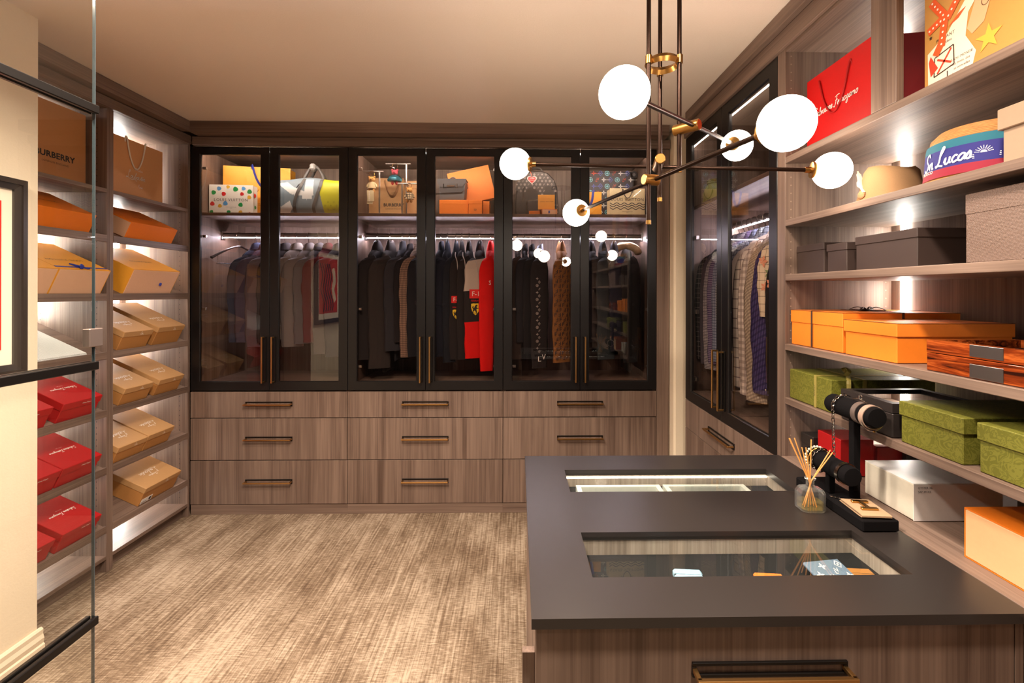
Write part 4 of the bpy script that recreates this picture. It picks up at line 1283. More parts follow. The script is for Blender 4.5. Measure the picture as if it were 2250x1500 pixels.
# ------------------------------------------------------------------ chandelier
ct = thing('chandelier', 'black and brass chandelier of three crossed arms with six opal globes', 'chandelier', (0.45, 1.47, 2.6))
def tubew(par, name, a, b, r, mat, n=12, label=None):
    return MB().tube([a, b], r, n).build(name, mat, par, smooth=True, world=True, label=label)
ARMS = [((0.233, 1.028, 1.937), (0.822, 1.75, 2.05)), ((0.554, 0.961, 1.848), (0.244, 1.972, 1.832)), ((-0.011, 1.70, 1.962), (0.990, 1.464, 1.884))]
VERT = [((0.488, 1.415), 1.862, 0.47), ((0.396, 1.42), 1.705, 0.46), ((0.455, 1.50), 1.79, 0.50)]
ARMM = plain('bronze_black', (50, 34, 26), 0.28, 0.85)
for (A, B), ((vx, vy), zb, s) in zip(ARMS, VERT):
    A, B = Vector(A), Vector(B)
    d = (B - A).normalized()
    tubew(ct, 'arm', A + d * 0.06, B - d * 0.06, 0.0065, ARMM)
    tubew(ct, 'stem_rod', (vx, vy, zb + 0.012), (vx, vy, 2.585), 0.0068, ARMM)
    MB().lathe([(0.0001, 0), (0.0078, 0.0), (0.0078, 0.012), (0.0001, 0.013)], (vx, vy, zb), 12).build('rod_tip', BRASS, ct, smooth=True, world=True)
    tt = (Vector((vx, vy, A.z)) - A).dot(d)
    p = A + d * tt
    v = Vector((vx, vy, p.z))
    o = (v - p)
    o.z = 0
    if o.length < 0.01:
        o = Vector((0, 0.02, 0))
    un_ = o.normalized()
    MB().tube([p - un_ * 0.017, p - un_ * 0.015, v + un_ * 0.015, v + un_ * 0.017], [0.0145, 0.0165, 0.0165, 0.0145], 20).build('clamp', BRASS, ct, smooth=True, world=True)
    for e, dd in ((A, d), (B, -d)):
        MB().ball(e, 0.056, 32, 20).build('globe', GLOBE, ct, smooth='all', world=True)
        q = e + dd * 0.0555
        MB().tube([q - dd * 0.008, q - dd * 0.002, q + dd * 0.004, q + dd * 0.006], [0.024, 0.026, 0.025, 0.01], 20).build('globe_cap', BRASS, ct, smooth=True, world=True)
        MB().tube([q + dd * 0.006, q + dd * 0.022], [0.0095, 0.0095], 14).build('socket_collar', BRASS, ct, smooth=True, world=True)
MB().ring((0.446, 1.445, 2.205), (0, 0, 1), 0.046, 0.008, 32, 4, 1.5).build('spacer_ring', BRASS, ct, smooth=True, world=True)
for vx, vy in ((0.488, 1.415), (0.396, 1.42), (0.455, 1.50)):
    MB().lathe([(0.0001, -0.012), (0.0105, -0.012), (0.0105, 0.012), (0.0001, 0.012)], (vx, vy, 2.205), 12).build('ring_sleeve', BRASS, ct, smooth=True, world=True)
MB().lathe([(0.001, 2.598), (0.1, 2.598), (0.1, 2.582), (0.001, 2.58)], (0.45, 1.45, 0), 32).build('ceiling_plate', ARMM, ct, smooth=True, world=True)

# ------------------------------------------------------------------ framed picture on the cream wall
M = frame((-1.944, 1.87, 1.178), (0, 1, 0), (0, 0, 1))
pt = thing('framed_picture', 'black framed red and cream print with a white mount on the cream wall', 'picture', M=M @ Matrix.Translation((-0.62, 0, 0)))
m = MB()
W_, H_ = 0.62, 0.749
lo = []
for (a, b), (c, e), (g, h) in zip(((0, 0), (W_, 0), (W_, H_), (0, H_)), ((0.02, 0.02), (W_ - 0.02, 0.02), (W_ - 0.02, H_ - 0.02), (0.02, H_ - 0.02)), ((0.042, 0.042), (W_ - 0.042, 0.042), (W_ - 0.042, H_ - 0.042), (0.042, H_ - 0.042))):
    lo.append([(a, b, 0), (a, b, 0.03), (c, e, 0.034), (c, e, 0.026), (g, h, 0.022), (g, h, 0)])
lo.append(lo[0])
m.loft(lo, cap=False).build('picture_frame', plain('frame_black', (40, 34, 32), 0.35), pt)
MB().box(0.035, W_ - 0.035, 0.035, H_ - 0.035, 0.006, 0.013, 0.0005).build('mount', plain('mount_white', (240, 226, 204), 0.7), pt)
pr = MB().box(0.082, W_ - 0.08, 0.1, H_ - 0.09, 0.013, 0.0145, 0.0003).build('print', plain('print_red', (206, 34, 20), 0.6), pt)
def f(m):
    for i in range(5):
        x = 0.2 + i * 0.055
        m.ribbon2d([(x + 0.1, 0.6), (x + 0.04, 0.48), (x + 0.08, 0.34), (x, 0.2), (x + 0.02, 0.12)], 0.02, I4, 0.0152, 4)
ink(pt, 'print_dark_waves', INK, f)
ink(pt, 'print_cream_wave', plain('print_cream', (232, 206, 176), 0.6), lambda m: m.ribbon2d([(0.2, 0.56), (0.16, 0.44), (0.2, 0.34), (0.14, 0.22)], 0.07, I4, 0.0149, 4))

# ------------------------------------------------------------------ reed diffuser and jewellery stand on the island
dt = thing('reed_diffuser', 'clear glass reed diffuser with pale oil and eight reeds', 'diffuser', (0.877, 1.392, 0.8505), R(-3))
def octo(hx, hy, c):
    return [(-hx + c, -hy), (hx - c, -hy), (hx, -hy + c), (hx, hy - c), (hx - c, hy), (-hx + c, hy), (-hx, hy - c), (-hx, -hy + c)]
def rnd(r, k=8):
    return [(r * math.cos(R(-112.5 + 45 * i)), r * math.sin(R(-112.5 + 45 * i))) for i in range(8)]
out = [(octo(0.034, 0.028, 0.012), 0.0), (octo(0.036, 0.03, 0.012), 0.003), (octo(0.036, 0.03, 0.012), 0.052), (octo(0.031, 0.026, 0.011), 0.062), (rnd(0.013), 0.069), (rnd(0.0115), 0.074), (rnd(0.0115), 0.088), (rnd(0.0155), 0.090), (rnd(0.0155), 0.0945), (rnd(0.009), 0.0945), (rnd(0.009), 0.074), (rnd(0.0105), 0.067), (octo(0.028, 0.023, 0.01), 0.059), (octo(0.032, 0.026, 0.011), 0.05), (octo(0.032, 0.026, 0.011), 0.006)]
MB().loft([[(x, y, z) for x, y in l] for l, z in out]).build('bottle', BOTTLE, dt)
MB().loft([[(x, y, z) for x, y in octo(0.0317, 0.0257, 0.011)] for z in (0.0063, 0.026)]).build('oil', LIQUID, dt)
for bx_, by_, tx, ty, tz in ((0.016, -0.006, -0.052, 0.02, 0.205), (0.02, 0.004, -0.046, 0.028, 0.202), (0.012, 0.002, -0.04, 0.012, 0.208), (0.006, 0.008, -0.014, 0.02, 0.178), (0.0, 0.01, -0.006, 0.012, 0.18), (-0.008, -0.004, 0.012, 0.016, 0.203), (-0.018, 0.006, 0.062, 0.004, 0.176), (-0.02, -0.006, 0.066, 0.0, 0.17)):
    nx, ny = (tx * 0.06), (ty * 0.06)
    MB().tube([(bx_, by_, 0.008), (nx, ny, 0.084), (tx, ty, tz)], 0.0018, 6).build('reed', REED, dt)
js = thing('jewellery_stand', 'black velvet bracelet stand with two rolls on a tray base', 'stand', (0.985, 1.4, 0.8505))
def PL(n, m, *b, c=0.002):
    return MB().box(*b, c).build(n, m, js, world=True)
PL('tray_base', VELVET, 0.934, 1.035, 1.253, 1.56, 0.851, 0.881, c=0.003)
PL('post', VELVET, 1.0, 1.022, 1.38, 1.402, 0.882, 1.13)
PL('post', VELVET, 0.957, 0.977, 1.425, 1.445, 0.882, 0.95)
def roll(x, y0, y1, z, r):
    MB().tube([(x, y0 - 0.001, z), (x, y0, z), (x, y0 + 0.006, z), (x, y1 - 0.006, z), (x, y1, z), (x, y1 + 0.001, z)], [r * 0.5, r * 0.9, r, r, r * 0.9, r * 0.5], 28).build('roll', VELVET, js, smooth=True, world=True)
roll(1.01, 1.30, 1.49, 1.146, 0.0295)
roll(0.967, 1.336, 1.535, 0.966, 0.0285)
jg = 'bracelets on the velvet stand'
def chain(pts, link, r):
    m = MB()
    P_ = [Vector(p) for p in pts]
    for i in range(len(P_) - 1):
        a, b = P_[i], P_[i + 1]
        d = (b - a)
        L = d.length
        d.normalize()
        s = d.cross(Vector((0, 0, 1)) if abs(d.z) < 0.9 else Vector((1, 0, 0))).normalized()
        n = d.cross(s)
        if i % 2:
            s, n = n, s
        c = (a + b) / 2
        w_ = link
        ring_ = [c + d * (L * 0.68 * math.cos(q * math.pi / 5)) + s * (w_ * math.sin(q * math.pi / 5)) for q in range(10)]
        m.tube(ring_ + [ring_[0]], r, 5, cap=False)
    return m
def circ(x, y, z, r, a0, a1, n, dy=0.0):
    return [(x + r * math.cos(R(a0 + (a1 - a0) * i / n)), y + dy * i / n, z + r * math.sin(R(a0 + (a1 - a0) * i / n))) for i in range(n + 1)]
pts = circ(1.01, 1.435, 1.146, 0.0365, 60, 195, 7) + [(0.973 + 0.0002 * i, 1.433 - 0.0003 * i, 1.137 - 0.0128 * i) for i in range(1, 17)]
single('chain_necklace', chain(pts, 0.0042, 0.0013), CHROME, 'silver link chain hanging from the upper velvet roll', 'necklace', jg)
single('chain_bracelet', chain(circ(0.967, 1.475, 0.966, 0.0345, 90, 450, 16), 0.0042, 0.0014), DARKCH, 'dark silver chain bracelet on the lower roll behind the post', 'bracelet', jg)
m = MB()
for p in circ(0.967, 1.505, 0.966, 0.0335, 0, 360, 22)[:-1]:
    m.ball(p, 0.0044, 8, 6)
single('bead_bracelet', m, plain('pearl_beads', (206, 196, 178), 0.35), 'bracelet of pale round beads at the back end of the lower roll', 'bracelet', jg)
single('cord_bracelet', MB().ring((0.967, 1.49, 0.966), (0, 1, 0), 0.0325, 0.0028, 28, 6), GOLD, 'thin gold bangle beside the bead bracelet', 'bracelet', jg)
def cuff(y, x, z, r, wd, th):
    m = MB()
    n = 36
    m.loft([[(x + q * math.cos(2 * math.pi * k / n), yy, z + q * math.sin(2 * math.pi * k / n)) for k in range(n)] for yy, q in ((y - wd, r), (y - wd, r + th), (y + wd, r + th), (y + wd, r), (y - wd, r))], cap=False)
    return m
single('steel_cuff', cuff(1.366, 0.967, 0.966, 0.0292, 0.0065, 0.0025), DARKCH, 'polished dark cuff at the front end of the lower roll', 'bracelet', jg, True)
single('leather_cuff', cuff(1.356, 1.01, 1.146, 0.0302, 0.009, 0.0022), plain('grey_leather', (92, 80, 74), 0.35), 'dark grey leather cuff with a metal clasp on the upper roll', 'bracelet', jg, True)
t = thing('wide_bangle', 'wide taupe leather bangle at the front end of the upper roll', 'bracelet', (1.01, 1.322, 1.146), group=jg)
cuff(0, 0, -0.002, 0.0318, 0.0085, 0.0022).build('band', plain('taupe_leather', (156, 130, 114), 0.45), t, smooth=True)
MB().ring((0, -0.004, -0.008), (0, 1, 0), 0.0335, 0.0011, 32, 6).build('wire_ring', CHROME, t, smooth=True)
MB().ball((0.004, -0.004, -0.0425), 0.0034, 8, 6).build('screw_head', GOLD, t)
t = thing('shackle_clasp', 'small silver shackle clasp on top of the upper roll', 'clasp', (1.01, 1.365, 1.1785), group=jg)
MB().tube(spline([(0, 0.03, 0.001), (0, 0.01, 0.006), (0, -0.012, 0.003), (0, -0.03, 0.0)], 4), 0.0022, 6).build('bar', CHROME, t)
MB().ring((0, 0.0, 0.012), (1, 0, 0), 0.006, 0.0018, 14, 5).build('loop', CHROME, t)
t = thing('belt', 'folded cream belt with a gold bar buckle on the stand base', 'belt', (0.985, 1.315, 0.8815), R(-6))
m = MB()
path = spline([(0.0, 0.052, 0.0035), (0.0, 0.0, 0.0035), (0.0, -0.046, 0.0035), (0.0, -0.054, 0.0065), (0.0, -0.046, 0.0095), (0, 0.0, 0.0098), (0.0, 0.048, 0.0098)], 5)
m.loft([[p + Vector((-0.039, 0, -0.0012)), p + Vector((0.039, 0, -0.0012)), p + Vector((0.039, 0, 0.0012)), p + Vector((-0.039, 0, 0.0012))] for p in path])
m.build('strap', plain('cream_canvas', (168, 138, 106), 0.8, noise=0.08, nscale=400), t)
m = MB()
m.box(-0.022, 0.022, 0.018, 0.029, 0.011, 0.0175, 0.001)
m.box(-0.022, 0.022, -0.027, -0.016, 0.011, 0.0175, 0.001)
m.box(-0.006, 0.006, -0.02, 0.022, 0.012, 0.017, 0.001)
m.build('buckle', GOLD, t)
single('tie_clip', chain([(0.945 + 0.004 * i, 1.40 - 0.004 * i, 0.8845) for i in range(9)], 0.002, 0.0012), CHROME, 'small studded silver clip on the stand base', 'clip', jg)
# small things inside the glass topped drawers
ig = 'small things in the front display drawer'
TZ = 0.789
t = thing('wallet', 'blue denim monogram wallet under the front glass', 'wallet', (0.775, 1.142, TZ), R(8), ig)
MB(Matrix.Rotation(R(12), 4, 'X')).box(-0.05, 0.05, -0.03, 0.045, 0.012, 0.022, 0.004).build('wallet_body', fabric('denim_canvas', (104, 122, 142), 0.8, 0.2, 300), t)
def motif(m, kind, M, s):
    if kind == 0:
        for k in range(4):
            a = R(90 * k)
            m.flat([(0, 0), (s * .5 * math.cos(a - .5), s * .5 * math.sin(a - .5)), (s * math.cos(a), s * math.sin(a)), (s * .5 * math.cos(a + .5), s * .5 * math.sin(a + .5))], M)
    elif kind == 1:
        q = [(0, s), (s * .8, 0), (0, -s), (-s * .8, 0), (0, s)]
        m.ribbon2d(q, s * .22, M, 0, 0)
        for k in range(4):
            a = R(45 + 90 * k)
            m.flat([(0, 0), (s * .2 * math.cos(a - .6), s * .2 * math.sin(a - .6)), (s * .38 * math.cos(a), s * .38 * math.sin(a)), (s * .2 * math.cos(a + .6), s * .2 * math.sin(a + .6))], M)
    elif kind == 2:
        m.ribbon2d([(s * .85 * math.cos(R(30 * k)), s * .85 * math.sin(R(30 * k))) for k in range(13)], s * .22, M, 0, 0)
        for k in range(4):
            a = R(90 * k)
            m.flat([(0, 0), (s * .3 * math.cos(a - .7), s * .3 * math.sin(a - .7)), (s * .6 * math.cos(a), s * .6 * math.sin(a)), (s * .3 * math.cos(a + .7), s * .3 * math.sin(a + .7))], M)
    else:
        m.text('L', M @ Matrix.Translation((-s * .25, -s * .75, 0)), s * 1.1, shear=0.25)
        m.text('V', M @ Matrix.Translation((s * .35, -s * .3, 0)), s * 1.1)
def f(m):
    MM = Matrix.Rotation(R(12), 4, 'X') @ Matrix.Translation((0, 0, 0.0224))
    for i, (x, y) in enumerate(((-0.036, 0.0), (-0.012, 0.024), (0.012, 0.006), (0.034, 0.026), (-0.012, -0.012), (0.036, -0.01))):
        motif(m, (0, 0, 3, 1, 3, 0)[i], MM @ Matrix.Translation((x, y, 0)), 0.011)
ink(t, 'monogram_print', WINK, f)
for lb, x, y, rgb, h in (('pale blue case at the near edge under the front glass', 0.42, 1.142, (150, 190, 214), 0.02), ('tan leather case beside the denim wallet', 0.85, 1.146, (176, 120, 62), 0.016), ('orange case lying under the front glass', 0.62, 1.135, (226, 120, 50), 0.012)):
    t = thing('card_case', lb, 'case', (x, y, TZ), R(-6), ig)
    MB().box(-0.035, 0.035, -0.024, 0.026, 0, h, 0.005).build('case_body', plain('case_%d_%d_%d' % rgb, rgb, 0.45), t)
    MB().box(-0.0352, 0.0352, -0.0005, 0.0005, h * 0.4, h + 0.0003, 0.0002).build('seam', INK, t)
for i, (x0, x1, lb) in enumerate(((0.205, 0.5, 'left white bordered tray under the rear glass'), (0.512, 0.80, 'right white bordered tray under the rear glass'))):
    t = thing('bordered_tray', lb, 'tray', (x0, 1.566, TZ), 0, 'white bordered trays under the rear glass')
    m = MB()
    rimbox(m, x1 - x0, 0.085, 0.0, 0.03, 0.016)
    m.build('tray_border', plain('tray_white', (214, 216, 206), 0.5), t)
    MB().box(0.014, x1 - x0 - 0.014, 0.014, 0.071, 0, 0.012, 0.001).build('tray_pad', VELVET, t)

# ------------------------------------------------------------------ things on the upper shelf of the wardrobes
SZ = 2.0335
def dots(m, lst, M):
    for x, z, r, a in lst:
        m.flat([(x + r * (1 + 0.07 * math.sin(3 * R(18 * k) + a)) * math.cos(R(18 * k)), z + r * (1 + 0.07 * math.sin(3 * R(18 * k) + a)) * math.sin(R(18 * k))) for k in range(20)], M)
t = paper_bag('gift_bag', 'white paper bag with coloured paint dots in the left wardrobe', TR(-2.163, 3.328, SZ, 4), 0.293, 0.213, 0.065, paper('white_paper', (232, 226, 214)), taper=0.0)
k = 0.293 / 628
D = {(18, 140, 66): [(215 - 150, 915 - 608, 32, 1), (527 - 150, 915 - 553, 36, 2), (729 - 150, 915 - 588, 34, 3), (600 - 150, 915 - 788, 32, 4), (185 - 150, 915 - 884, 26, 5), (430 - 150, 915 - 884, 27, 6)],
     (206, 30, 34): [(358 - 150, 915 - 628, 31, 1), (620 - 150, 915 - 625, 27, 2), (196 - 150, 915 - 778, 32, 3), (730 - 150, 10, 22, 3)],
     (84, 150, 204): [(292 - 150, 915 - 548, 31, 1), (642 - 150, 915 - 543, 29, 2), (382 - 150, 915 - 770, 33, 3)],
     (220, 172, 52): [(420 - 150, 915 - 520, 26, 1), (725 - 150, 915 - 673, 29, 2), (304 - 150, 915 - 808, 28, 3), (599 - 150, 915 - 884, 27, 5)]}
for rgb, lst in D.items():
    ink(t, 'printed_dots', plain('dot_%d_%d_%d' % rgb, rgb, 0.6), lambda m: dots(m, [(x * k, z * k + (0.0145 if z > 40 else 0.008), r * k, a) for x, z, r, a in lst], FRONT(0, 0, -0.0006)))
SM = FRONT(0, 0, 0)
ink(t, 'side_dots', plain('dot_206_30_34', (206, 30, 34)), lambda m: dots(m, [(0.03, 0.145, 0.015, 1)], frame((0.2936, 0, 0), (0, 1, 0), (0, 0, 1))))
ink(t, 'side_dots', plain('dot_18_140_66', (18, 140, 66)), lambda m: dots(m, [(0.034, 0.062, 0.013, 2)], frame((0.2936, 0, 0), (0, 1, 0), (0, 0, 1))))
ink(t, 'lettering', plain('grey_ink', (70, 70, 74), 0.6), lambda m: (m.text(LVT, FRONT(0.146, 0.098), 0.0195, space=1.12), m.text('MAISON FONDEE EN 1854', FRONT(0.146, 0.054), 0.0042), m.text('PARIS', FRONT(0.146, 0.046), 0.0042)))
t = paper_bag('gift_bag', 'large saffron paper bag with a blue ribbon behind the dotted bag', TR(-2.135, 3.437, SZ, 9), 0.455, 0.375, 0.12, OCHRE, taper=0.0)
handle_loop(t, 0.19, 0.365, 0.375, 0.15, 0.004, BLUE, 0.013, flat=(0.12, 1.0))
ink(t, 'lettering', INK, lambda m: (m.text(LVT, FRONT(0.245, 0.193), 0.022, space=1.6), m.text('MAISON FONDEE EN 1854', FRONT(0.245, 0.104), 0.0055), m.text('PARIS', FRONT(0.245, 0.093), 0.0055)))
# holdall
kt = thing('holdall', 'grey white and lime leather holdall with twin handles', 'bag', (-1.705, 3.31, SZ), R(2))
GREYL, WHITEL, LIME = plain('blue_grey_leather', (124, 140, 150), 0.5, bump=0.12, nscale=350), plain('white_leather', (226, 228, 226), 0.5), plain('lime_leather', (204, 204, 30), 0.5, bump=0.15, nscale=350)
STRAP = plain('slate_leather', (84, 82, 80), 0.5)
Wd, Hh, Dd = 0.54, 0.275, 0.15
def bagsec(u, v):
    x = u * Wd
    e = min(1.0, 0.90 + 0.55 * min(u, 1 - u)) if True else 1
    e = 1 - 0.14 * max(0, 1 - min(u, 1 - u) / 0.06) ** 2
    a = 2 * math.pi * v
    ca, sa = math.cos(a), math.sin(a)
    yy = math.copysign(abs(ca) ** 0.62, ca) * Dd / 2 * e
    zz = math.copysign(abs(sa) ** (0.75 if sa > 0 else 0.5), sa)
    top = Hh * (0.965 + 0.035 * math.cos((u - 0.42) * 9))
    z = (zz * 0.5 + 0.5) * top * e + 0.001
    narrow = 1 - 0.5 * max(0, z / Hh - 0.55) ** 1.2
    return (x, yy * narrow + Dd / 2, z)
def inpoly(x, y, pl):
    c = False
    for i in range(len(pl)):
        (x1, y1), (x2, y2) = pl[i], pl[i - 1]
        if (y1 > y) != (y2 > y) and x < (x2 - x1) * (y - y1) / (y2 - y1) + x1:
            c = not c
    return c
q = lambda a, b: ((a - 1245) * 0.000474, (915 - b) * 0.000485 + (0.016 if b < 900 else 0))
VP1 = [q(1283, 487), q(1425, 470), q(1530, 545), q(1680, 605), q(1690, 420), q(1800, 420), q(1815, 690), q(1718, 725), q(1600, 680), q(1480, 640)]
VP2 = [q(1230, 690), q(1345, 832), q(1475, 740), q(1510, 850), q(1440, 915), q(1230, 915)]
bag = MB()
nu, nv = 250, 200
bag.grid(lambda a, b: bagsec(a, b), nu, nv)
bag.mi = []
for i in range(nu):
    for j in range(nv):
        x, y, z = bagsec((i + .5) / nu, (j + .5) / nv)
        xl = x + 0.03 * math.sin((z - 0.1) * 14) * 0.6
        kk = 0
        if y < Dd / 2:
            if inpoly(x, z, VP1) or inpoly(x, z, VP2):
                kk = 1
        if xl > 0.325 :
            kk = 2
        bag.mi.append(kk)
bag.loft([[bagsec(0, j / nv) for j in range(nv)]], cap=False)
body = bag.build('bag_body', [GREYL, WHITEL, LIME], kt, smooth=True)
for xx, pts in ((0.135, [(0.2, 0.262), (0.178, 0.2), (0.15, 0.12), (0.14, 0.06), (0.143, 0.002)]), (0.27, [(0.318, 0.262), (0.312, 0.2), (0.29, 0.12), (0.272, 0.06), (0.275, 0.002)])):
    m = MB()
    m.ribbon2d(pts, 0.022, FRONT(0, 0, 0), 0, 5)
    out = []
    for x, y, z in m.v:
        best = min((bagsec(x / Wd, 0.5 + 0.25 * s / 40) for s in range(41)), key=lambda p: abs(p[2] - z)) if z > Hh * 0.5 else min((bagsec(x / Wd, 0.5 + 0.25 * s / 40) for s in range(41)), key=lambda p: abs(p[2] - z))
        c2 = [bagsec(x / Wd, s / 80) for s in range(80)]
        c2 = [p for p in c2 if p[1] < Dd / 2]
        best = min(c2, key=lambda p: abs(p[2] - z))
        out.append((x, best[1] - 0.004, z))
    m.v = out
    m.build('strap', STRAP, kt)
for yy, dx in ((0.05, 0.0), (0.1, 0.02)):
    MB().tube(spline([(0.178 + dx, yy, 0.225), (0.184 + dx, yy + 0.01, 0.27), (0.205 + dx, yy + 0.03, 0.33), (0.245 + dx * .6, 0.075 + (yy - .075) * .25, 0.36), (0.285, yy + 0.03 if yy < .1 else yy - 0.02, 0.33), (0.318, yy + 0.01, 0.27), (0.322, yy, 0.225)], 5), 0.0095, 10).build('handle', STRAP, kt, smooth=True)
MB().box(0.222, 0.262, 0.045, 0.105, 0.33, 0.376, 0.01).build('handle_keeper', plain('keeper_grey', (128, 126, 124), 0.5), kt)
MB().box(0.225, 0.262, 0.042, 0.06, 0.318, 0.326, 0.002).build('keeper_snap', CHROME, kt)
for xx in (0.182, 0.318):
    MB().box(xx - 0.011, xx + 0.011, 0.028, 0.045, 0.222, 0.236, 0.003).build('handle_rivet', CHROME, kt)
tg = MB(Matrix.Translation((0.145, 0.008, 0.155)) @ Matrix.Rotation(R(8), 4, 'Y') @ Matrix.Rotation(R(-6), 4, 'X'))
tg.prism([(-0.03, -0.038), (0.03, -0.042), (0.034, 0.02), (0.016, 0.042), (-0.014, 0.042), (-0.033, 0.024)], -0.003, 0.003, frame((0, 0, 0), (1, 0, 0), (0, 0, 1)))
tgo = tg.build('luggage_tag', STRAP, kt)
MB().tube(spline([(0.15, 0.01, 0.19), (0.165, 0.012, 0.215), (0.185, 0.03, 0.23)], 4), 0.006, 6, flat=(0.4, 1)).build('tag_strap', STRAP, kt)
def f(m):
    random.seed(3)
    for i in range(5):
        for j in range(4):
            x, z = 0.35 + i * 0.04 + (j % 2) * 0.02, 0.02 + j * 0.024
            c2 = [bagsec(min(x / Wd, .98), s / 80) for s in range(80)]
            c2 = [p for p in c2 if p[1] < Dd / 2]
            y = min(c2, key=lambda p: abs(p[2] - z))[1]
            motif(m, (i + j) % 3, FRONT(x, z, y - 0.0015), 0.008)
ink(kt, 'embossed_monogram', plain('lime_dark', (150, 152, 16), 0.5), f)

# bear charms on T stands
def tstand(lb, xs_, xp, z0, y):
    t = thing('charm_stand', lb, 'stand', (xp, y, SZ), group='steel charm stands')
    MB().box(-0.03, 0.03, -0.025, 0.035, 0, 0.006, 0.001).build('base', STEEL, t)
    MB().box(-0.005, 0.005, -0.004, 0.004, 0.006, z0 - SZ - 0.004, 0.001).build('post', STEEL, t)
    MB().tube([(xs_[0] - xp, 0, z0 - SZ), (xs_[1] - xp, 0, z0 - SZ)], 0.0052, 10).build('crossbar', STEEL, t, smooth=True)
    return t
tstand('short steel charm stand at the left holding the coated bear', (-1.111, -0.965), -0.993, 2.358, 3.38)
tstand('tallest steel charm stand holding the bear in a sequin skirt', (-0.968, -0.787), -0.817, 2.432, 3.45)
tstand('lowest steel charm stand holding the checked bear', (-0.86, -0.70), -0.829, 2.27, 3.37)
BEARF = fabric('bear_fur', (212, 158, 92), 0.9, 0.2, 600)
def bear(lb, x, y, ztop, s, fur, coat, coatname, zbar, skirt=False, paws=None):
    t = thing('bear_charm', lb, 'charm', (x, y, ztop))
    paws = paws or fur
    def B(n, c, r, m, k=10):
        MB().ball((c[0] * s, c[1] * s, c[2] * s), tuple(v * s for v in r) if isinstance(r, tuple) else r * s, k + 4, k).build(n, m, t, smooth='all')
    B('head', (0, 0, -0.30), (0.24, 0.2, 0.22), fur)
    B('muzzle', (0, -0.17, -0.35), (0.11, 0.1, 0.09), fur, 8)
    B('nose', (0, -0.26, -0.33), (0.04, 0.03, 0.03), INK, 6)
    for k in (-1, 1):
        B('ear', (k * 0.19, 0.0, -0.12), (0.09, 0.06, 0.09), fur, 8)
        B('eye', (k * 0.08, -0.175, -0.27), 0.022, INK, 6)
    B('torso', (0, 0, -0.72), (0.24, 0.19, 0.27), coat)
    for k in (-1, 1):
        MB().tube([(k * 0.17 * s, 0, -0.55 * s), (k * 0.3 * s, -0.02 * s, -0.72 * s), (k * 0.35 * s, -0.04 * s, -0.86 * s)], [0.075 * s, 0.085 * s, 0.06 * s], 8).build('arm', coat, t, smooth=True)
        B('leg', (k * 0.15, -0.06, -1.1), (0.11, 0.12, 0.17), paws, 8)
    if skirt:
        m = MB()
        n = 40
        m.loft([[((r * (1 + 0.07 * math.cos(10 * 2 * math.pi * k / n) * q)) * s * math.cos(2 * math.pi * k / n), (r * 0.8) * s * math.sin(2 * math.pi * k / n), z * s) for k in range(n)] for r, z, q in ((0.14, -0.46, 0), (0.4, -0.62, 1), (0.52, -0.82, 1.5), (0.47, -0.98, 2), (0.2, -1.0, 0))])
        m.build('skirt', coat, t, smooth=True)
    else:
        m = MB()
        n = 20
        m.loft([[((r) * s * math.cos(2 * math.pi * k / n), (r * 0.8) * s * math.sin(2 * math.pi * k / n), z * s) for k in range(n)] for r, z in ((0.15, -0.47), (0.255, -0.62), (0.27, -0.8), (0.33, -0.98), (0.22, -1.0))])
        m.build('coat', coat, t, smooth=True)
    MB().ring((0, 0, (zbar - ztop) * 0.5 - 0.006), (0.3, 1, 0), max(0.008, (zbar - ztop) * 0.5 + 0.004), 0.0018, 14, 5).build('key_ring', GOLD, t)
    MB().tube(spline([(-0.002, 0, 0.004), (-0.02, -0.006, 0.012), (-0.036, -0.004, 0.016)], 3), 0.004, 6).build('clip', CHROME, t)
    return t
bear('bear charm in a pale trench coat hanging at the left', -1.042, 3.365, 2.325, 0.096, BEARF, plain('trench_cloth', (206, 184, 140), 0.8), 'c', 2.358)
bear('bear charm in a blue sequin skirt hanging highest', -0.897, 3.43, 2.392, 0.095, plain('pink_plush', (176, 60, 76), 0.85), plain('sequin_teal', (40, 104, 118), 0.25, 0.5, noise=0.6, nscale=260), 'c', 2.432, True, plain('red_plush', (176, 24, 30), 0.6))
bear('bear charm in a checked top hanging lowest at the right', -0.772, 3.35, 2.245, 0.092, BEARF, check('tartan_check', (200, 176, 140), [('u', 0.016, 0.006, (30, 26, 26), 0.8), ('v', 0.016, 0.006, (30, 26, 26), 0.8)]), 'c', 2.27)
t = thing('swing_tag', 'cream swing tag hanging under the coated bear', 'tag', (-1.046, 3.35, 2.2))
MB(Matrix.Rotation(R(-3), 4, 'Y')).box(-0.026, 0.022, -0.001, 0.001, -0.062, 0.018, 0.0004).build('card', plain('tag_cream', (220, 200, 156), 0.7), t)
MB(Matrix.Rotation(R(4), 4, 'Y')).box(-0.022, 0.018, 0.003, 0.005, -0.08, 0.0, 0.0004).build('card', MATS['tag_cream'], t)
ink(t, 'lettering', WINK, lambda m: m.text('BURBERRY', frame((-0.003, -0.0016, -0.025), (0, 0, 1), (-1, 0, 0)), 0.011))
t = paper_bag('shopping_bag', 'tan paper bag with black capitals behind the bear charms', TR(-1.122, 3.55, SZ), 0.262, 0.318, 0.11, paper('camel_paper', (196, 150, 98)), taper=0.0)
for dy in (0.004, -0.006):
    handle_loop(t, 0.12, 0.235, 0.29, 0.115 if dy > 0 else 0.105, dy, plain('camel_tape', (172, 124, 78), 0.6), 0.0065, flat=(0.3, 1))
ink(t, 'lettering', INK, lambda m: (m.text('BURBERRY', FRONT(0.188, 0.106), 0.0215, space=1.04, bold=0.03), m.text('LONDON ENGLAND', FRONT(0.188, 0.083), 0.0085, space=1.1)))
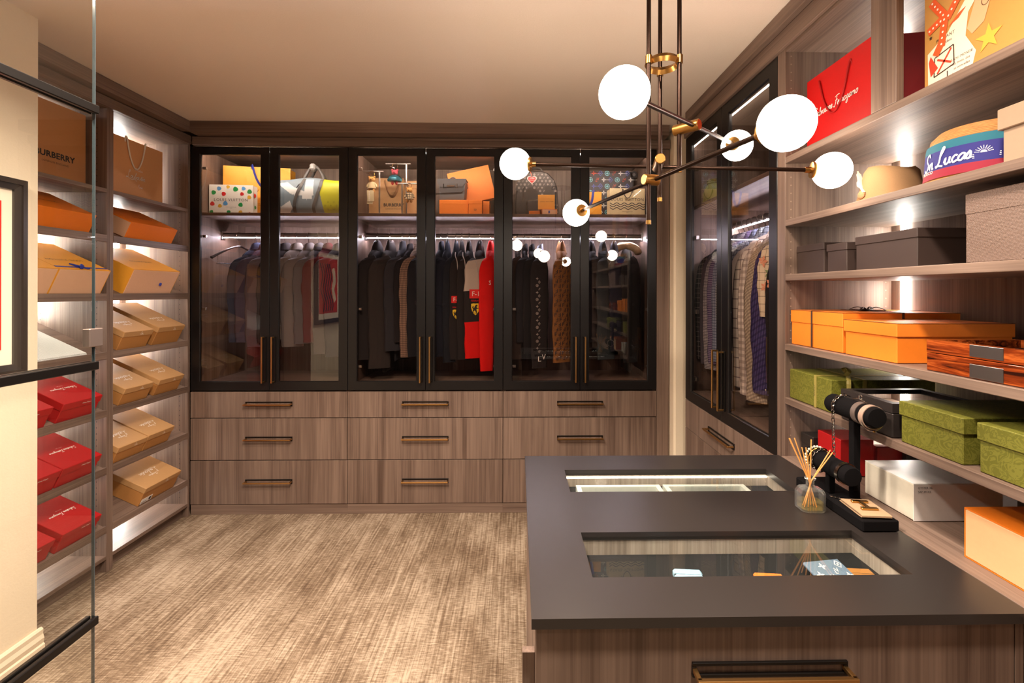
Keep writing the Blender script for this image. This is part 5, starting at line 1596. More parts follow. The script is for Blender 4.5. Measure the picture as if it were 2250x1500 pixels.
t = lid_box('gift_box', 'tan box standing upright behind the checked bear', TR(-0.856, 3.61, SZ), 0.15, 0.1, 0.312, 0.06, MATS['camel_paper'], MATS['camel_paper'])
# orange boxes and grey backpack
og = 'orange boxes in the middle wardrobe'
def emblem(t, x, z, y=-0.0007, s=0.011):
    def f(m):
        for r in (1, 0.7):
            m.ribbon2d([(x + s * r * math.cos(R(30 * k)), z + s * 0.45 + s * 0.42 * r * math.sin(R(30 * k))) for k in range(0, 7)], s * 0.1, FRONT(0, 0, y), 0, 0)
        m.flat([(x - s, z), (x - s * .2, z + s * .4), (x, z + s * .05), (x + s * .5, z + s * .45), (x + s, z), (x, z - s * .12)], FRONT(0, 0, y))
        m.text('PARIS', FRONT(x, z - s * .5, y), s * 0.28)
    ink(t, 'carriage_print', BROWNRIB, f)
Ms = Matrix.Translation((-0.401, 3.498, 2.143)) @ Matrix.Rotation(R(-14), 4, 'Y') @ Matrix.Rotation(R(4), 4, 'Z')
t = lid_box('flat_box', 'large flat orange box leaning askew on smaller orange boxes', Ms @ Matrix.Translation((-0.07, 0, 0.0)), 0.315, 0.07, 0.254, 0.252, ORNG, ORNG, og)
emblem(t, 0.12, 0.115)
t = lid_box('small_box', 'long low orange box under the grey backpack', TR(-0.563, 3.36, SZ), 0.208, 0.14, 0.12, 0.03, ORNG, ORNG, og, ov=0.0008)
t = lid_box('small_box', 'small square orange box with a brown carriage print', TR(-0.353, 3.345, SZ), 0.097, 0.12, 0.118, 0.03, ORNG, ORNG, og, ov=0.0008)
emblem(t, 0.048, 0.045)
t = lid_box('small_box', 'narrow orange box at the right of the low row', TR(-0.253, 3.37, SZ), 0.048, 0.12, 0.113, 0.03, ORNG, ORNG, og, ov=0.0008)
t = thing('backpack', 'small slate grey backpack with a belted flap on an orange box', 'bag', (-0.565, 3.385, 2.1548), R(-2))
m = MB()
m.loft([[(x0 + 0.002, y0, z), (x1, y0, z), (x1 + .003, (y0 + y1) / 2, z), (x1, y1, z), (x0, y1, z), (x0 - .003, (y0 + y1) / 2, z)] for z, x0, x1, y0, y1 in ((0.0, 0.004, 0.176, 0.004, 0.095), (0.01, 0.002, 0.178, 0.0, 0.1), (0.08, -0.004, 0.182, -0.002, 0.1), (0.14, -0.008, 0.186, 0.012, 0.095), (0.15, -0.004, 0.182, 0.02, 0.09))])
m.build('bag_body', plain('slate_bag', (96, 96, 98), 0.5, bump=0.1, nscale=300), t, smooth=True)
FL = frame((0, 0.0, 0), (1, 0, 0), (0, 0, 1))
m = MB()
m.prism([(-0.016, 0.15), (-0.012, 0.118), (0.002, 0.11), (0.002, 0.065), (0.014, 0.052), (0.16, 0.056), (0.174, 0.07), (0.176, 0.112), (0.19, 0.122), (0.194, 0.152)], 0.003, 0.009, FL)
m.box(-0.014, 0.192, -0.007, 0.098, 0.148, 0.154, 0.003)
m.build('flap', plain('slate_flap', (70, 68, 70), 0.5), t)
MB().box(0.006, 0.174, -0.013, -0.0095, 0.093, 0.108, 0.001).build('belt_strap', MATS['slate_flap'], t)
m = MB()
for x in (0.032, 0.128):
    m.box(x - 0.003, x + 0.003, -0.0165, -0.0135, 0.084, 0.116, 0.001)
m.box(0.056, 0.112, -0.017, -0.0135, 0.095, 0.106, 0.001)
m.build('clasp', CHROME, t)
MB().tube(spline([(0.06, 0.05, 0.15), (0.075, 0.05, 0.172), (0.1, 0.05, 0.172), (0.11, 0.05, 0.152)], 4), 0.005, 6).build('top_loop', MATS['slate_flap'], t)
# right wardrobe shelf: monogram backpack, boxes, trunk, bags
t = thing('backpack', 'large black monogram backpack with a red heart tag', 'bag', (-0.02, 3.425, SZ), R(-3))
prof = [(0.0, 0.0), (0.31, 0.0), (0.318, 0.05), (0.312, 0.14), (0.306, 0.225), (0.285, 0.285), (0.24, 0.332), (0.19, 0.35), (0.13, 0.35), (0.07, 0.33), (0.03, 0.29), (0.008, 0.225), (-0.004, 0.12), (-0.006, 0.05)]
m = MB()
cx0, cz0 = 0.155, 0.16
loops = []
for y, k in ((0.0, 0.93), (0.008, 0.98), (0.03, 1.0), (0.12, 1.0), (0.16, 0.94)):
    loops.append([(cx0 + (x - cx0) * k, y, max(0.0005, cz0 + (z - cz0) * k)) for x, z in prof])
m.loft(loops)
m.build('bag_body', LEATHER, t, smooth=True)
CANV = plain('monogram_canvas', (52, 46, 44), 0.6)
FB = FRONT(0, 0, -0.001)
top_ = [(0.0, 0.21), (0.02, 0.278), (0.072, 0.318), (0.13, 0.337), (0.188, 0.337), (0.236, 0.318), (0.278, 0.274), (0.298, 0.2), (0.282, 0.19), (0.255, 0.235), (0.22, 0.235), (0.205, 0.18), (0.19, 0.15), (0.175, 0.15), (0.16, 0.2), (0.12, 0.235), (0.06, 0.19), (0.03, 0.19)]
ink(t, 'canvas_panel', CANV, lambda m: m.prism(top_, 0.0, 0.002, FB))
def f(m):
    for i in range(11):
        for j in range(8):
            x, z = 0.012 + i * 0.028 + (j % 2) * 0.014, 0.15 + j * 0.024
            if inpoly(x, z, top_):
                motif(m, (i + 2 * j) % 4, FRONT(x, z, -0.0035), 0.0085)
    for i in range(2):
        for j in range(4):
            motif(m, (i + j) % 4, FRONT(0.296 + i * 0.018 - 0.01, 0.02 + j * 0.025, 0.0), 0.007)
ink(t, 'monogram_print', plain('mono_grey', (176, 164, 154), 0.6), f)
m = MB()
m.box(0.08, 0.27, -0.035, 0.004, 0.004, 0.125, 0.016)
m.build('front_pocket', LEATHER, t)
MB().tube(spline([(0.082, -0.036, 0.02), (0.082, -0.037, 0.1), (0.1, -0.037, 0.124), (0.17, -0.037, 0.128), (0.25, -0.037, 0.122), (0.268, -0.036, 0.1), (0.27, -0.036, 0.02)], 5), 0.003, 6).build('pocket_zip', DARKCH, t)
MB().tube([(0.066, -0.006, 0.23), (0.05, -0.008, 0.115)], 0.003, 6).build('zip_pull', DARKCH, t)
MB().tube(spline([(0.1, 0.05, 0.335), (0.12, 0.045, 0.372), (0.18, 0.045, 0.372), (0.2, 0.05, 0.335)], 4), 0.007, 8).build('grab_handle', LEATHER, t, smooth=True)
t = thing('heart_tag', 'red heart shaped tag with white script on the monogram backpack', 'tag', (0.098, 3.345, 2.298), 0)
heart = [(0.034 * math.sin(a) ** 3, 0.0265 * (math.cos(a) - 0.385 * math.cos(2 * a) - 0.155 * math.cos(3 * a) - 0.06 * math.cos(4 * a))) for a in [2 * math.pi * i / 32 for i in range(32)]]
m = MB()
m.prism(heart, 0, 0.004, FRONT(0, 0, 0.0))
m.build('heart', plain('heart_rim', (240, 214, 206), 0.5), t)
ink(t, 'heart_face', plain('heart_red', (206, 48, 48), 0.5), lambda m: m.prism([(x * 0.82, z * 0.82) for x, z in heart], 0.0, 0.001, FRONT(0, 0, -0.0041)))
ink(t, 'lettering', WINK, lambda m: (m.text('Louis', FRONT(0, 0.004, -0.0054), 0.011, shear=0.3), m.text('Vuitton', FRONT(0, -0.01, -0.0054), 0.010, shear=0.3)))
MB().tube(spline([(0.0, 0, 0.022), (-0.004, 0.004, 0.04), (-0.012, 0.012, 0.058)], 4), 0.006, 6, flat=(0.3, 1)).build('tag_strap', plain('tag_orange', (216, 82, 30), 0.5), t)
bo = 'small saffron boxes in the right wardrobe'
t = drawer_box('small_box', 'flat saffron drawer box with a blue pull in front of the black backpack', TR(0.165, 3.262, SZ, 6) , 0.108, 0.07, 0.042, OCHRED, BLUSH, bo, (0.05, 0.02))
t = lid_box('small_box', 'saffron box standing on the flat drawer box', TR(0.138, 3.285, SZ + 0.0425, -3), 0.118, 0.045, 0.102, 0.03, OCHRE, OCHRE, bo, ov=0.0006)
ink(t, 'lettering', INK, lambda m: m.text(LVT, FRONT(0.062, 0.05), 0.008, space=1.1))
t = lid_box('small_box', 'saffron box lying at the left behind the drawer box', TR(0.075, 3.30, SZ, -8), 0.08, 0.06, 0.034, 0.012, OCHRED, OCHRED, bo, ov=0.0006)
t = thing('monogram_trunk', 'soft dark case with bright coloured monogram print', 'bag', (0.522, 3.61, SZ))
MB().box(-0.09, 0.375, 0, 0.15, 0, 0.397, 0.014).build('case_body', plain('trunk_canvas', (54, 52, 58), 0.6), t)
PALT = [('print_white', (222, 218, 212)), ('print_orange', (214, 76, 34)), ('print_aqua', (128, 206, 216)), ('print_indigo', (76, 94, 178))]
grp = [[], [], [], []]
random.seed(11)
for j in range(8):
    for i in range(9):
        x, z = -0.07 + i * 0.052 + (j % 2) * 0.026, 0.03 + j * 0.05
        if z < 0.385 and x < 0.36:
            grp[(i * 3 + j * 2) % 4 if random.random() < .7 else random.randrange(4)].append((x, z, (i + 2 * j) % 4))
for (nm, rgb), lst in zip(PALT, grp):
    def f(m):
        for x, z, kd in lst:
            motif(m, kd, FRONT(x, z, -0.001), 0.020)
            if kd == 0:
                m.ribbon2d([(x + 0.018, z), (x + 0.05, z)], 0.003, FRONT(0, 0, -0.001), 0, 0)
    ink(t, 'monogram_print', plain(nm, rgb, 0.6), f)
MB().tube([(0.372, 0.03, 0.37), (0.372, 0.0, 0.37)], 0.028, 20).build('caster', INK, t, smooth=True)
MB().tube([(0.372, -0.001, 0.37), (0.372, -0.004, 0.37)], 0.012, 16).build('caster_hub', plain('hub_grey', (96, 92, 92), 0.4), t)
t = paper_bag('gift_bag', 'saffron paper bag half hidden by the door stile', TR(0.43, 3.45, SZ, -3), 0.183, 0.2, 0.09, OCHRE)
ink(t, 'lettering', INK, lambda m: m.text(LVT, FRONT(0.092, 0.095), 0.0135, space=1.2))
handle_loop(t, 0.055, 0.128, 0.2, 0.1, 0.003, BLUE, 0.009, flat=(0.15, 1))
t = paper_bag('gift_bag', 'cream paper bag with navy waves in the right wardrobe', TR(0.653, 3.335, SZ, 2), 0.254, 0.205, 0.09, CREAMP, taper=0.0)
NAVY = plain('navy_ink', (40, 42, 58), 0.6)
def f(m):
    m.text(LVT, FRONT(0.127, 0.116), 0.0205, space=1.1)
    for j in range(3):
        m.ribbon2d([(0.001 + i * 0.252 / 28, 0.095 - j * 0.017 + 0.0065 * math.sin(i * math.pi * 2 * 4.6 / 28 + 2.2)) for i in range(29)], 0.0052, FRONT(0, 0), 0, 3)
    m.text('MAISON FONDEE EN 1854', FRONT(0.127, 0.037), 0.0045)
    m.text('PARIS', FRONT(0.127, 0.029), 0.0045)
ink(t, 'lettering', NAVY, f)
handle_loop(t, 0.09, 0.165, 0.19, 0.055, 0.002, NAVY, 0.0025)
# glazed cabinet top shelf
t = thing('tote_bag', 'olive green soft bag with a knotted strap on the glazed cabinet shelf', 'bag', (1.18, 2.83, SZ), R(-80))
m = MB()
m.loft([[(sx * r * math.cos(2 * math.pi * k / 20), 0.07 * r / 0.1 * math.sin(2 * math.pi * k / 20), z) for k in range(20)] for r, sx, z in ((0.05, 1.3, 0), (0.06, 1.3, 0.02), (0.06, 1.25, 0.07), (0.045, 1.1, 0.11), (0.03, 0.9, 0.125), (0.042, 1.1, 0.145))])
OLV = plain('olive_leather', (134, 142, 30), 0.55, bump=0.15, nscale=200)
m.build('bag_body', OLV, t, smooth=True)
MB().ring((0, 0, 0.126), (0, 0, 1), 0.028, 0.006, 20, 6).build('knotted_strap', OLV, t, smooth=True)
t = thing('handbag', 'black glossy handbag on the glazed cabinet shelf', 'bag', (1.42, 2.2, SZ), R(-88))
m = MB()
m.loft([[(sx * r * math.cos(2 * math.pi * k / 20), 0.06 * math.sin(2 * math.pi * k / 20), z) for k in range(20)] for r, sx, z in ((0.1, 1.5, 0), (0.11, 1.5, 0.02), (0.1, 1.45, 0.14), (0.08, 1.4, 0.2), (0.06, 1.3, 0.205))])
m.build('bag_body', plain('patent_black', (26, 22, 22), 0.15), t, smooth=True)
MB().tube(spline([(-0.07, 0, 0.2), (-0.06, 0, 0.29), (0, 0, 0.33), (0.06, 0, 0.29), (0.07, 0, 0.2)], 5), 0.006, 8).build('handle', MATS['patent_black'], t, smooth=True)
# ------------------------------------------------------------------ clothes on hangers
HDARK = plain('hanger_dark_wood', (44, 32, 28), 0.35)
SH_Y = [0.0]
def hanger(label, M, cat='hanger', bar=False, group='clothes hangers on the rods'):
    s, d = (1.0, 0.0) if bar else (0.56, -0.034)
    sp = [(0.004, -0.205 * s, -0.178 + d), (0.002, -0.15 * s, -0.145 + d), (0, -0.07 * s, -0.105 + d * 0.8), (0, 0, -0.082 + d * 0.35), (0, 0.07 * s, -0.105 + d * 0.8), (0.002, 0.15 * s, -0.145 + d), (0.004, 0.205 * s, -0.178 + d)]
    t = thing('clothes_hanger', label, cat, M=M, group=group)
    hk = [(0, 0.0205 * math.cos(R(a)), 0.0205 * math.sin(R(a))) for a in range(-25, 200, 25)]
    hk = [(0, -0.0005 + y * 1.0, z) for _, y, z in hk]
    pts = [(0, 0.016, -0.012)] + hk[1:] + [(0, -0.017, -0.02), (0, -0.004, -0.045), (0, 0, -0.075 + d * 0.35)]
    MB().tube(spline(pts, 2), 0.0022, 6).build('hook', CHROME, t, smooth=True)
    MB().tube(spline(sp, 4), ([0.012, 0.0115, 0.011, 0.0105, 0.010, 0.0095, 0.009, 0.009, 0.009, 0.009, 0.0088, 0.0086] + [0.009] * 13) if bar else [0.0065] * 25, 8, flat=(0.8, 1.2)).build('shoulder_bar', HDARK, t, smooth=True)
    if bar:
        MB().tube([(0.003, -0.17, -0.215), (0.003, 0.17, -0.215)], 0.0035, 8).build('trouser_bar', CHROME, t, smooth=True)
        for k in (-1, 1):
            MB().tube([(0.003, k * 0.16, -0.16), (0.003, k * 0.16, -0.215)], 0.0022, 6).build('bar_hook', CHROME, t)
    return t
def slv(c, k, sl, sw, dep, bend, u):
    """sleeve centre line and radii at parameter u 0..1 (k = -1 near side, 1 far side)"""
    z = -0.165 - sl * u
    y = k * (0.190 + 0.032 * min(1, u * 3.0) - 0.012 * max(0, u - 0.6))
    x = bend * (u ** 1.4)
    r = sw * (1.0 - 0.18 * u)
    q = dep * (1.0 - 0.12 * u)
    if u < 0.14:
        f = math.sin((u / 0.14) * math.pi / 2) ** 0.6
        r *= 0.45 + 0.55 * f
        q *= 0.5 + 0.5 * f
        y *= 0.80 + 0.2 * f
    return x, y, z, r, q
GN = 0
BACKPX = sorted([530, 549, 571, 596, 622, 651, 674, 694, 718, 741, 810, 840, 868, 885, 901, 917, 958, 973, 993, 1007, 1024, 1049, 1074, 1138, 1154, 1170, 1190, 1240, 1310, 1338, 1364, 1393])
SHY = [2.855, 2.79, 2.735, 2.675, 2.61, 2.545, 2.48, 2.41, 2.345, 2.28, 2.215, 2.15, 2.09, 2.02]
def gap_at(M):
    if M.translation.x > 1.2:
        v, ls = M.translation.y, SHY
    else:
        v, ls = M.translation.x, [X_(p) for p in BACKPX]
    d = sorted(abs(v - q) for q in ls)
    return min(d[1], 0.1)
PHI = 30
def garment(name, label, cat, M, mat, L=0.74, sl=0.60, sw=0.07, dep=0.034, collar='lapel', bend=0.0, bands=None, cuff=False, buttons=0, puff=0.0, th=0.034, phi=30, cmat=None, group=None, seed=None, sleeve_mat=None, hmat=None):
    global GN
    GN += 1
    rs = random.Random(seed or GN * 13)
    g = gap_at(M)
    kt_ = min(1.0, g * 0.44 / 0.053)
    th = min(th, 0.26 * g)
    dep = min(dep, 0.155 * g)
    sw = min(sw, 0.95 * g + 0.012)
    t = thing(name, label, cat, M=M, group=group)
    ph = [rs.uniform(0, 6.28) for _ in range(8)]
    cph, sph = math.cos(R(phi)), math.sin(R(phi))
    # body
    loops = []
    n = 28
    zs = [(-0.098, 0.036, 0.030), (-0.112, 0.075, 0.040), (-0.13, 0.115, 0.046), (-0.155, 0.155, 0.044), (-0.185, 0.168, 0.044), (-0.25, 0.17, th), (-0.36, 0.17, th), (-0.48, 0.168, th * 1.05), (-0.62, 0.17, th * 1.08), (-L + 0.004, 0.172, th * 1.1), (-L, 0.169, th * 1.06)]
    for z, a, b in zs:
        lp = []
        d = min(1, max(0, (-z - 0.2) / 0.3))
        for k in range(n):
            q = 2 * math.pi * k / n
            w_ = 1 + d * (0.10 * math.sin(5 * q + ph[0] + z * 3) + 0.07 * math.sin(9 * q + ph[1] - z * 5))
            if puff:
                w_ += puff * abs(math.sin(z * 42)) * d
            lp.append((b * (kt_ if z > -0.2 else 1.0) * w_ * math.cos(q), a * math.copysign(abs(math.sin(q)) ** 0.8, math.sin(q)), z + 0.006 * d * math.sin(3 * q + ph[2])))
        loops.append(lp)
    mb_ = MB().loft(loops, cap=False)
    mb_.add(loops[-1], [tuple(range(n))])
    mb_.build('body', mat, t, smooth='all')
    # sleeves
    for k in (-1, 1):
        m = MB()
        loops = []
        us = [0, 0.03, 0.07, 0.12, 0.18] + [0.18 + 0.82 * i / 16 for i in range(1, 17)]
        lp_n = 20
        zmat = []
        for u in us:
            x, y, z, r, q_ = slv(0, k, sl, sw, dep, bend, u)
            lp = []
            for j in range(lp_n):
                q = 2 * math.pi * j / lp_n
                wv = 1 + (0.055 * math.sin(4 * q + ph[3] + u * 5) + 0.05 * math.sin(7 * q + ph[4] - u * 9) + 0.04 * math.sin(u * 26 + ph[5] + 2 * q)) * min(1, u * 4)
                if puff:
                    wv += puff * (abs(math.sin(u * 24)) - 0.5)
                ex, ey = r * wv * math.cos(q), q_ * wv * math.copysign(abs(math.sin(q)) ** 0.75, math.sin(q))
                lp.append((x + ex * cph - ey * sph, y + ex * sph + ey * cph, z + 0.012 * math.cos(q) * (1 - u)))
            loops.append(lp)
        mats = [sleeve_mat or mat]
        for i in range(len(us) - 1):
            kk = 0
            if bands:
                for bi, (u0, u1, bm) in enumerate(bands):
                    if u0 <= (us[i] + us[i + 1]) / 2 < u1:
                        if bm not in mats:
                            mats.append(bm)
                        kk = mats.index(bm)
            m.k = kk
            m.loft([loops[i], loops[i + 1]], cap=False)
        m.k = 0
        m.add(loops[0], [tuple(range(lp_n))[::-1]])
        m.k = mats.index(bands[-1][2]) if bands and bands[-1][1] >= 1 else 0
        m.add(loops[-1], [tuple(range(lp_n))])
        s = m.build('sleeve', mats, t, smooth='all')
        if cuff:
            x, y, z, r, q_ = slv(0, k, sl, sw, dep, bend, 1)
            MB().loft([[(x + r * c_ * math.cos(2 * math.pi * j / 18) * cph - q_ * c_ * math.sin(2 * math.pi * j / 18) * sph, y + r * c_ * math.cos(2 * math.pi * j / 18) * sph + q_ * c_ * math.sin(2 * math.pi * j / 18) * cph, zz) for j in range(18)] for zz, c_ in ((z - 0.004, 0.9), (z - 0.002, 1.03), (z + 0.045, 1.05), (z + 0.05, 0.96))]).build('cuff', sleeve_mat or mat, t, smooth=True)
            if k < 0:
                MB().ball((x + r * 0.3 * cph + q_ * sph, y + r * 0.3 * sph - q_ * 1.02, z + 0.022), (0.0048, 0.0018, 0.0048), 10, 6).build('button', plain('button_pearl', (216, 206, 190), 0.3), t)
        if buttons and k < 0:
            for b in range(buttons):
                x, y, z, r, q_ = slv(0, k, sl, sw, dep, bend, 0.97 - b * 0.022)
                MB().ball((x + r * 0.25 * cph + q_ * sph, y + r * 0.25 * sph - q_ * 1.0, z), (0.0052, 0.0018, 0.0052), 10, 6).build('button', plain('button_horn', (120, 108, 100), 0.3), t)
    cm = cmat or mat
    if collar in ('lapel', 'shirt', 'stand'):
        h = {'lapel': 0.034, 'shirt': 0.032, 'stand': 0.05}[collar]
        m = MB()
        n = 22
        def cl(z, a, b, tilt):
            return [(b * kt_ * math.cos(2 * math.pi * k / n), a * math.sin(2 * math.pi * k / n), z + tilt * math.cos(2 * math.pi * k / n)) for k in range(n)]
        m.loft([cl(-0.118, 0.076, 0.050, 0.012), cl(-0.098, 0.062, 0.046, 0.012), cl(-0.098 + h * 0.8, 0.05, 0.042, 0.01), cl(-0.098 + h, 0.046, 0.039, 0.01), cl(-0.098 + h * 0.95, 0.040, 0.033, 0.01), cl(-0.10, 0.038, 0.03, 0.01)], cap=False)
        m.build('collar', cm, t, smooth=True)
        if collar == 'lapel':
            m = MB()
            m.loft([cl(-0.098 + h * 0.86, 0.054, 0.047, 0.01), cl(-0.098 + h * 0.3, 0.064, 0.053, 0.012), cl(-0.118, 0.085, 0.056, 0.012), cl(-0.119, 0.08, 0.05, 0.012)], cap=False)
            m.build('collar_fold', cm, t, smooth=True)
    elif collar in ('hood', 'puffhood'):
        m = MB()
        loops = []
        for i in range(9):
            v = i / 8
            z = -0.125 + 0.085 * math.sin(v * math.pi * 0.55)
            rr = 0.085 * (1 - v) + 0.024 * v
            loops.append([((rr * 0.6) * kt_ * math.cos(2 * math.pi * k / 20) , rr * (1 + 0.07 * math.sin(4 * 2 * math.pi * k / 20 + ph[6])) * math.sin(2 * math.pi * k / 20), z + 0.008 * math.sin(3 * 2 * math.pi * k / 20 + ph[7])) for k in range(20)])
        m.loft(loops, cap=False)
        m.build('hood', hmat or cm, t, smooth='all')
    elif collar == 'fur':
        m = MB()
        rr = random.Random(5)
        pts = [(0.05 * math.sin(a), -0.10 + 0.16 * (a / 3.1), -0.095 + 0.06 * math.sin(a)) for a in [i * 0.31 for i in range(11)]]
        pts = [(0.085 * math.cos(a), -0.03 + 0.09 * math.sin(a) * 0.4, -0.125 + 0.06 * math.sin(a)) for a in [math.pi * i / 12 for i in range(13)]]
        m.tube(pts, [0.024 + 0.006 * rr.random() for _ in pts], 10)
        m.build('fur_trim', hmat or cm, t, smooth='all')
    return t
def sl_pt(sl, sw, dep, bend, u, fx, g=None):
    """point and outward frame on the near face of the near sleeve"""
    sw = min(sw, 0.95 * (g or 0.1) + 0.012)
    x, y, z, r, q = slv(0, -1, sl, sw, min(dep, 0.155 * (g or 0.1)), bend, u)
    ex, ey = r * fx, -q * 1.1 * (max(0.0, 1 - fx * fx)) ** 0.375
    c, s = math.cos(R(30)), math.sin(R(30))
    rt = Vector((c - s * fx * 0.45, s + c * fx * 0.45, 0)).normalized()
    nr = Vector((rt.y, -rt.x, 0))
    return frame(Vector((x + ex * c - ey * s, y + ex * s + ey * c, z)) + nr * 0.002, rt, (0, 0, 1))
def BK(px, z=ROD_Z, y=3.5, yaw=0.0, dz=0.0):
    """hang on the back rods; px is the X of the near sleeve"""
    return Matrix.Translation((px, y, z + dz)) @ Matrix.Rotation(R(yaw), 4, 'Z')
def RT(yv, yaw=0.0, x=1.36):
    return Matrix.Translation((x, yv, ROD_Z)) @ Matrix.Rotation(R(-90 + yaw), 4, 'Z')
def X_(px, Y=3.27):
    return ((px - 1157.3) / 1031.74 + 0.0186) * Y
hanger('empty dark clothes hanger with a steel trouser bar at the left end of the rod', Matrix.Translation((-2.055, 3.5, ROD_Z)) @ Matrix.Rotation(R(-24), 4, 'Z'), bar=True)
WC = {}
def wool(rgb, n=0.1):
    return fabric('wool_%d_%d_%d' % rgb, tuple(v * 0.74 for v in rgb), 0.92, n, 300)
COAT = [  # x px of near sleeve, colour, kwargs, label
    (530, (66, 76, 104), dict(collar='lapel', L=.72, sw=.058, sl=.30 + .3, buttons=4), 'slate blue suit jacket next to the empty hanger', 'blazer'),
    (549, (92, 84, 108), dict(collar='lapel', buttons=4), 'mauve grey suit jacket second along the left rod', 'blazer'),
    (571, (120, 104, 112), dict(collar='lapel', sl=.63, buttons=4), 'dusty rose grey jacket behind the left door stile', 'blazer'),
    (596, (70, 64, 66), dict(collar='lapel'), 'charcoal jacket behind the meeting stiles of the left wardrobe', 'blazer'),
    (622, (158, 146, 138), dict(collar='lapel', sl=.58), 'pale stone suit jacket first in the second door', 'blazer'),
    (651, (132, 124, 122), dict(collar='lapel', sl=.63, buttons=4, sw=.083), 'mid grey suit jacket with buttoned cuff beside the stone one', 'blazer'),
    (674, (104, 100, 104), dict(collar='lapel', sl=.61, buttons=4), 'cool grey suit jacket left of the burgundy one', 'blazer'),
    (694, (104, 34, 42), dict(collar='lapel', sl=.60, sw=.078), 'burgundy blazer in the second door', 'blazer'),
    (718, (84, 78, 82), dict(collar='lapel', sl=.68, sw=.08, buttons=4), 'grey tweed blazer right of the burgundy one', 'blazer'),
    (741, (48, 50, 66), dict(collar='lapel', sl=.7), 'navy jacket at the right edge of the second door', 'blazer'),
    (810, (52, 48, 48), dict(collar='hood', sl=.72, L=.95, sw=.07, dep=.04), 'charcoal coat with a high collar first in the middle wardrobe', 'coat'),
    (840, (64, 58, 56), dict(collar='hood', sl=.78, L=.98, sw=.085, dep=.04), 'dark brown grey coat second in the middle wardrobe', 'coat'),
    (868, (60, 60, 66), dict(collar='stand', sl=.66, L=.9, sw=.085), 'dark grey knitted jacket third in the middle wardrobe', 'jacket'),
    (885, (44, 40, 42), dict(collar='shirt', sl=.6, sw=.05), 'thin black shirt beside the knitted jacket', 'shirt'),
    (917, (42, 42, 48), dict(collar='lapel', sl=.7), 'black jacket next to the middle door stile', 'jacket'),
    (958, (50, 54, 66), dict(collar='stand', sl=.62), 'blue black jacket right of the middle door stile', 'jacket'),
    (973, (40, 44, 58), dict(collar='hood', sl=.7, L=.85), 'navy hooded jacket in the fourth door', 'jacket'),
    (993, (38, 42, 50), dict(collar='puffhood', sl=.74, L=.86, sw=.075), 'dark teal navy parka left of the racing jackets', 'parka'),
]
HL = 'dark clothes hanger under the '
for px, rgb, kw, lb, kind in COAT:
    x = X_(px)
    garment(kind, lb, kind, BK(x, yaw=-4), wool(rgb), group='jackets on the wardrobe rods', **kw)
    hanger(HL + lb, BK(x, yaw=-4))
# gingham shirt cuff below the knitted jacket
GING = check('brown_gingham', (150, 122, 104), [('u', .0125, .0062, (40, 30, 30), .55), ('v', .0125, .0062, (40, 30, 30), .55)])
x = X_(901)
garment('shirt', 'brown gingham shirt with a long cuffed sleeve in the third door', 'shirt', BK(x, yaw=-4), GING, L=.8, sl=.70, sw=.062, collar='shirt', cuff=True, group='shirts on the rods')
hanger(HL + 'brown gingham shirt in the third door', BK(x, yaw=-4))
# racing jackets
BLKC, REDC, GREYC = fabric('black_cloth', (36, 32, 32), .85, .2), fabric('red_cloth', (206, 16, 14), .8, .1), fabric('light_grey_cloth', (176, 164, 152), .85, .1)
PATR, PATY = plain('patch_red', (214, 26, 22), .7), plain('patch_yellow', (236, 200, 40), .6)
SHIELD = [(-.5, .5), (-.25, .54), (0, .52), (.25, .54), (.5, .5), (.5, .1), (.38, -.3), (.15, -.58), (0, -.7), (-.15, -.58), (-.38, -.3), (-.5, .1)]
HORSE = [(.08, .40), (.16, .36), (.2, .26), (.14, .22), (.1, .27), (.12, .12), (.26, .1), (.28, .02), (.14, .02), (.08, -.08), (.14, -.2), (.1, -.36), (.18, -.4), (.06, -.44), (-.0, -.24), (-.08, -.14), (-.2, -.26), (-.16, -.4), (-.28, -.34), (-.24, -.14), (-.2, .0), (-.3, .12), (-.24, .28), (-.14, .3), (-.2, .18), (-.12, .08), (-.08, .22), (.0, .34)]
def racing(lb, px, bands, sl, patches, kw, piping=True, col='hood'):
    x = X_(px)
    M = BK(x, yaw=-4)
    sw, dep, bend = kw.get('sw', .075), .036, kw.get('bend', 0)
    t = garment('racing_jacket', lb, 'jacket', M, BLKC, L=.82, sl=sl, sw=sw, dep=dep, bend=bend, bands=bands, collar=col, group='racing jackets in the fourth door')
    for u, s in patches:
        F1 = sl_pt(sl, sw, dep, bend, u, -0.05, gap_at(M))
        ink(t, 'patch_red', PATR, lambda m: m.prism([(-s * .56, -s * .4), (s * .56, -s * .4), (s * .56, s * .4), (-s * .56, s * .4)], 0, .0012, F1))
        ink(t, 'patch_lettering', WINK, lambda m: m.text('F-1', F1 @ Matrix.Translation((0, -s * .2, .0009)), s * .42))
        F2 = sl_pt(sl, sw, dep, bend, u + 0.105 + s * .5, -0.05, gap_at(M))
        ink(t, 'team_lettering', PATR, lambda m: m.text('FERRARI', F2 @ Matrix.Translation((0, s * .62, 0.001)), s * .16))
        ink(t, 'shield_patch', PATY, lambda m: m.prism([(a * s * .8, b * s * .85) for a, b in SHIELD], 0, .0012, F2))
        ink(t, 'horse_emblem', INK, lambda m: (m.flat([(a * s * 1.05, b * s * .95 - s * .03) for a, b in HORSE], F2, .0016), m.text('S F', F2 @ Matrix.Translation((0, -s * .5, .001)), s * .13)))
    if piping:
        m = MB()
        m.tube(spline([(-.03, -.10, -.13), (-.02, -.15, -.16), (.0, -.19, -.2), (.012, -.215, -.27), (.03, -.222, -.33)], 4), .0032, 6)
        m.build('piping', plain('piping_grey', (176, 168, 162), .7), t)
    hanger(HL + lb, M)
    return t
racing('black racing jacket with a small yellow sleeve shield', 1007, None, .72, [(.42, .062)], dict(sw=.062))
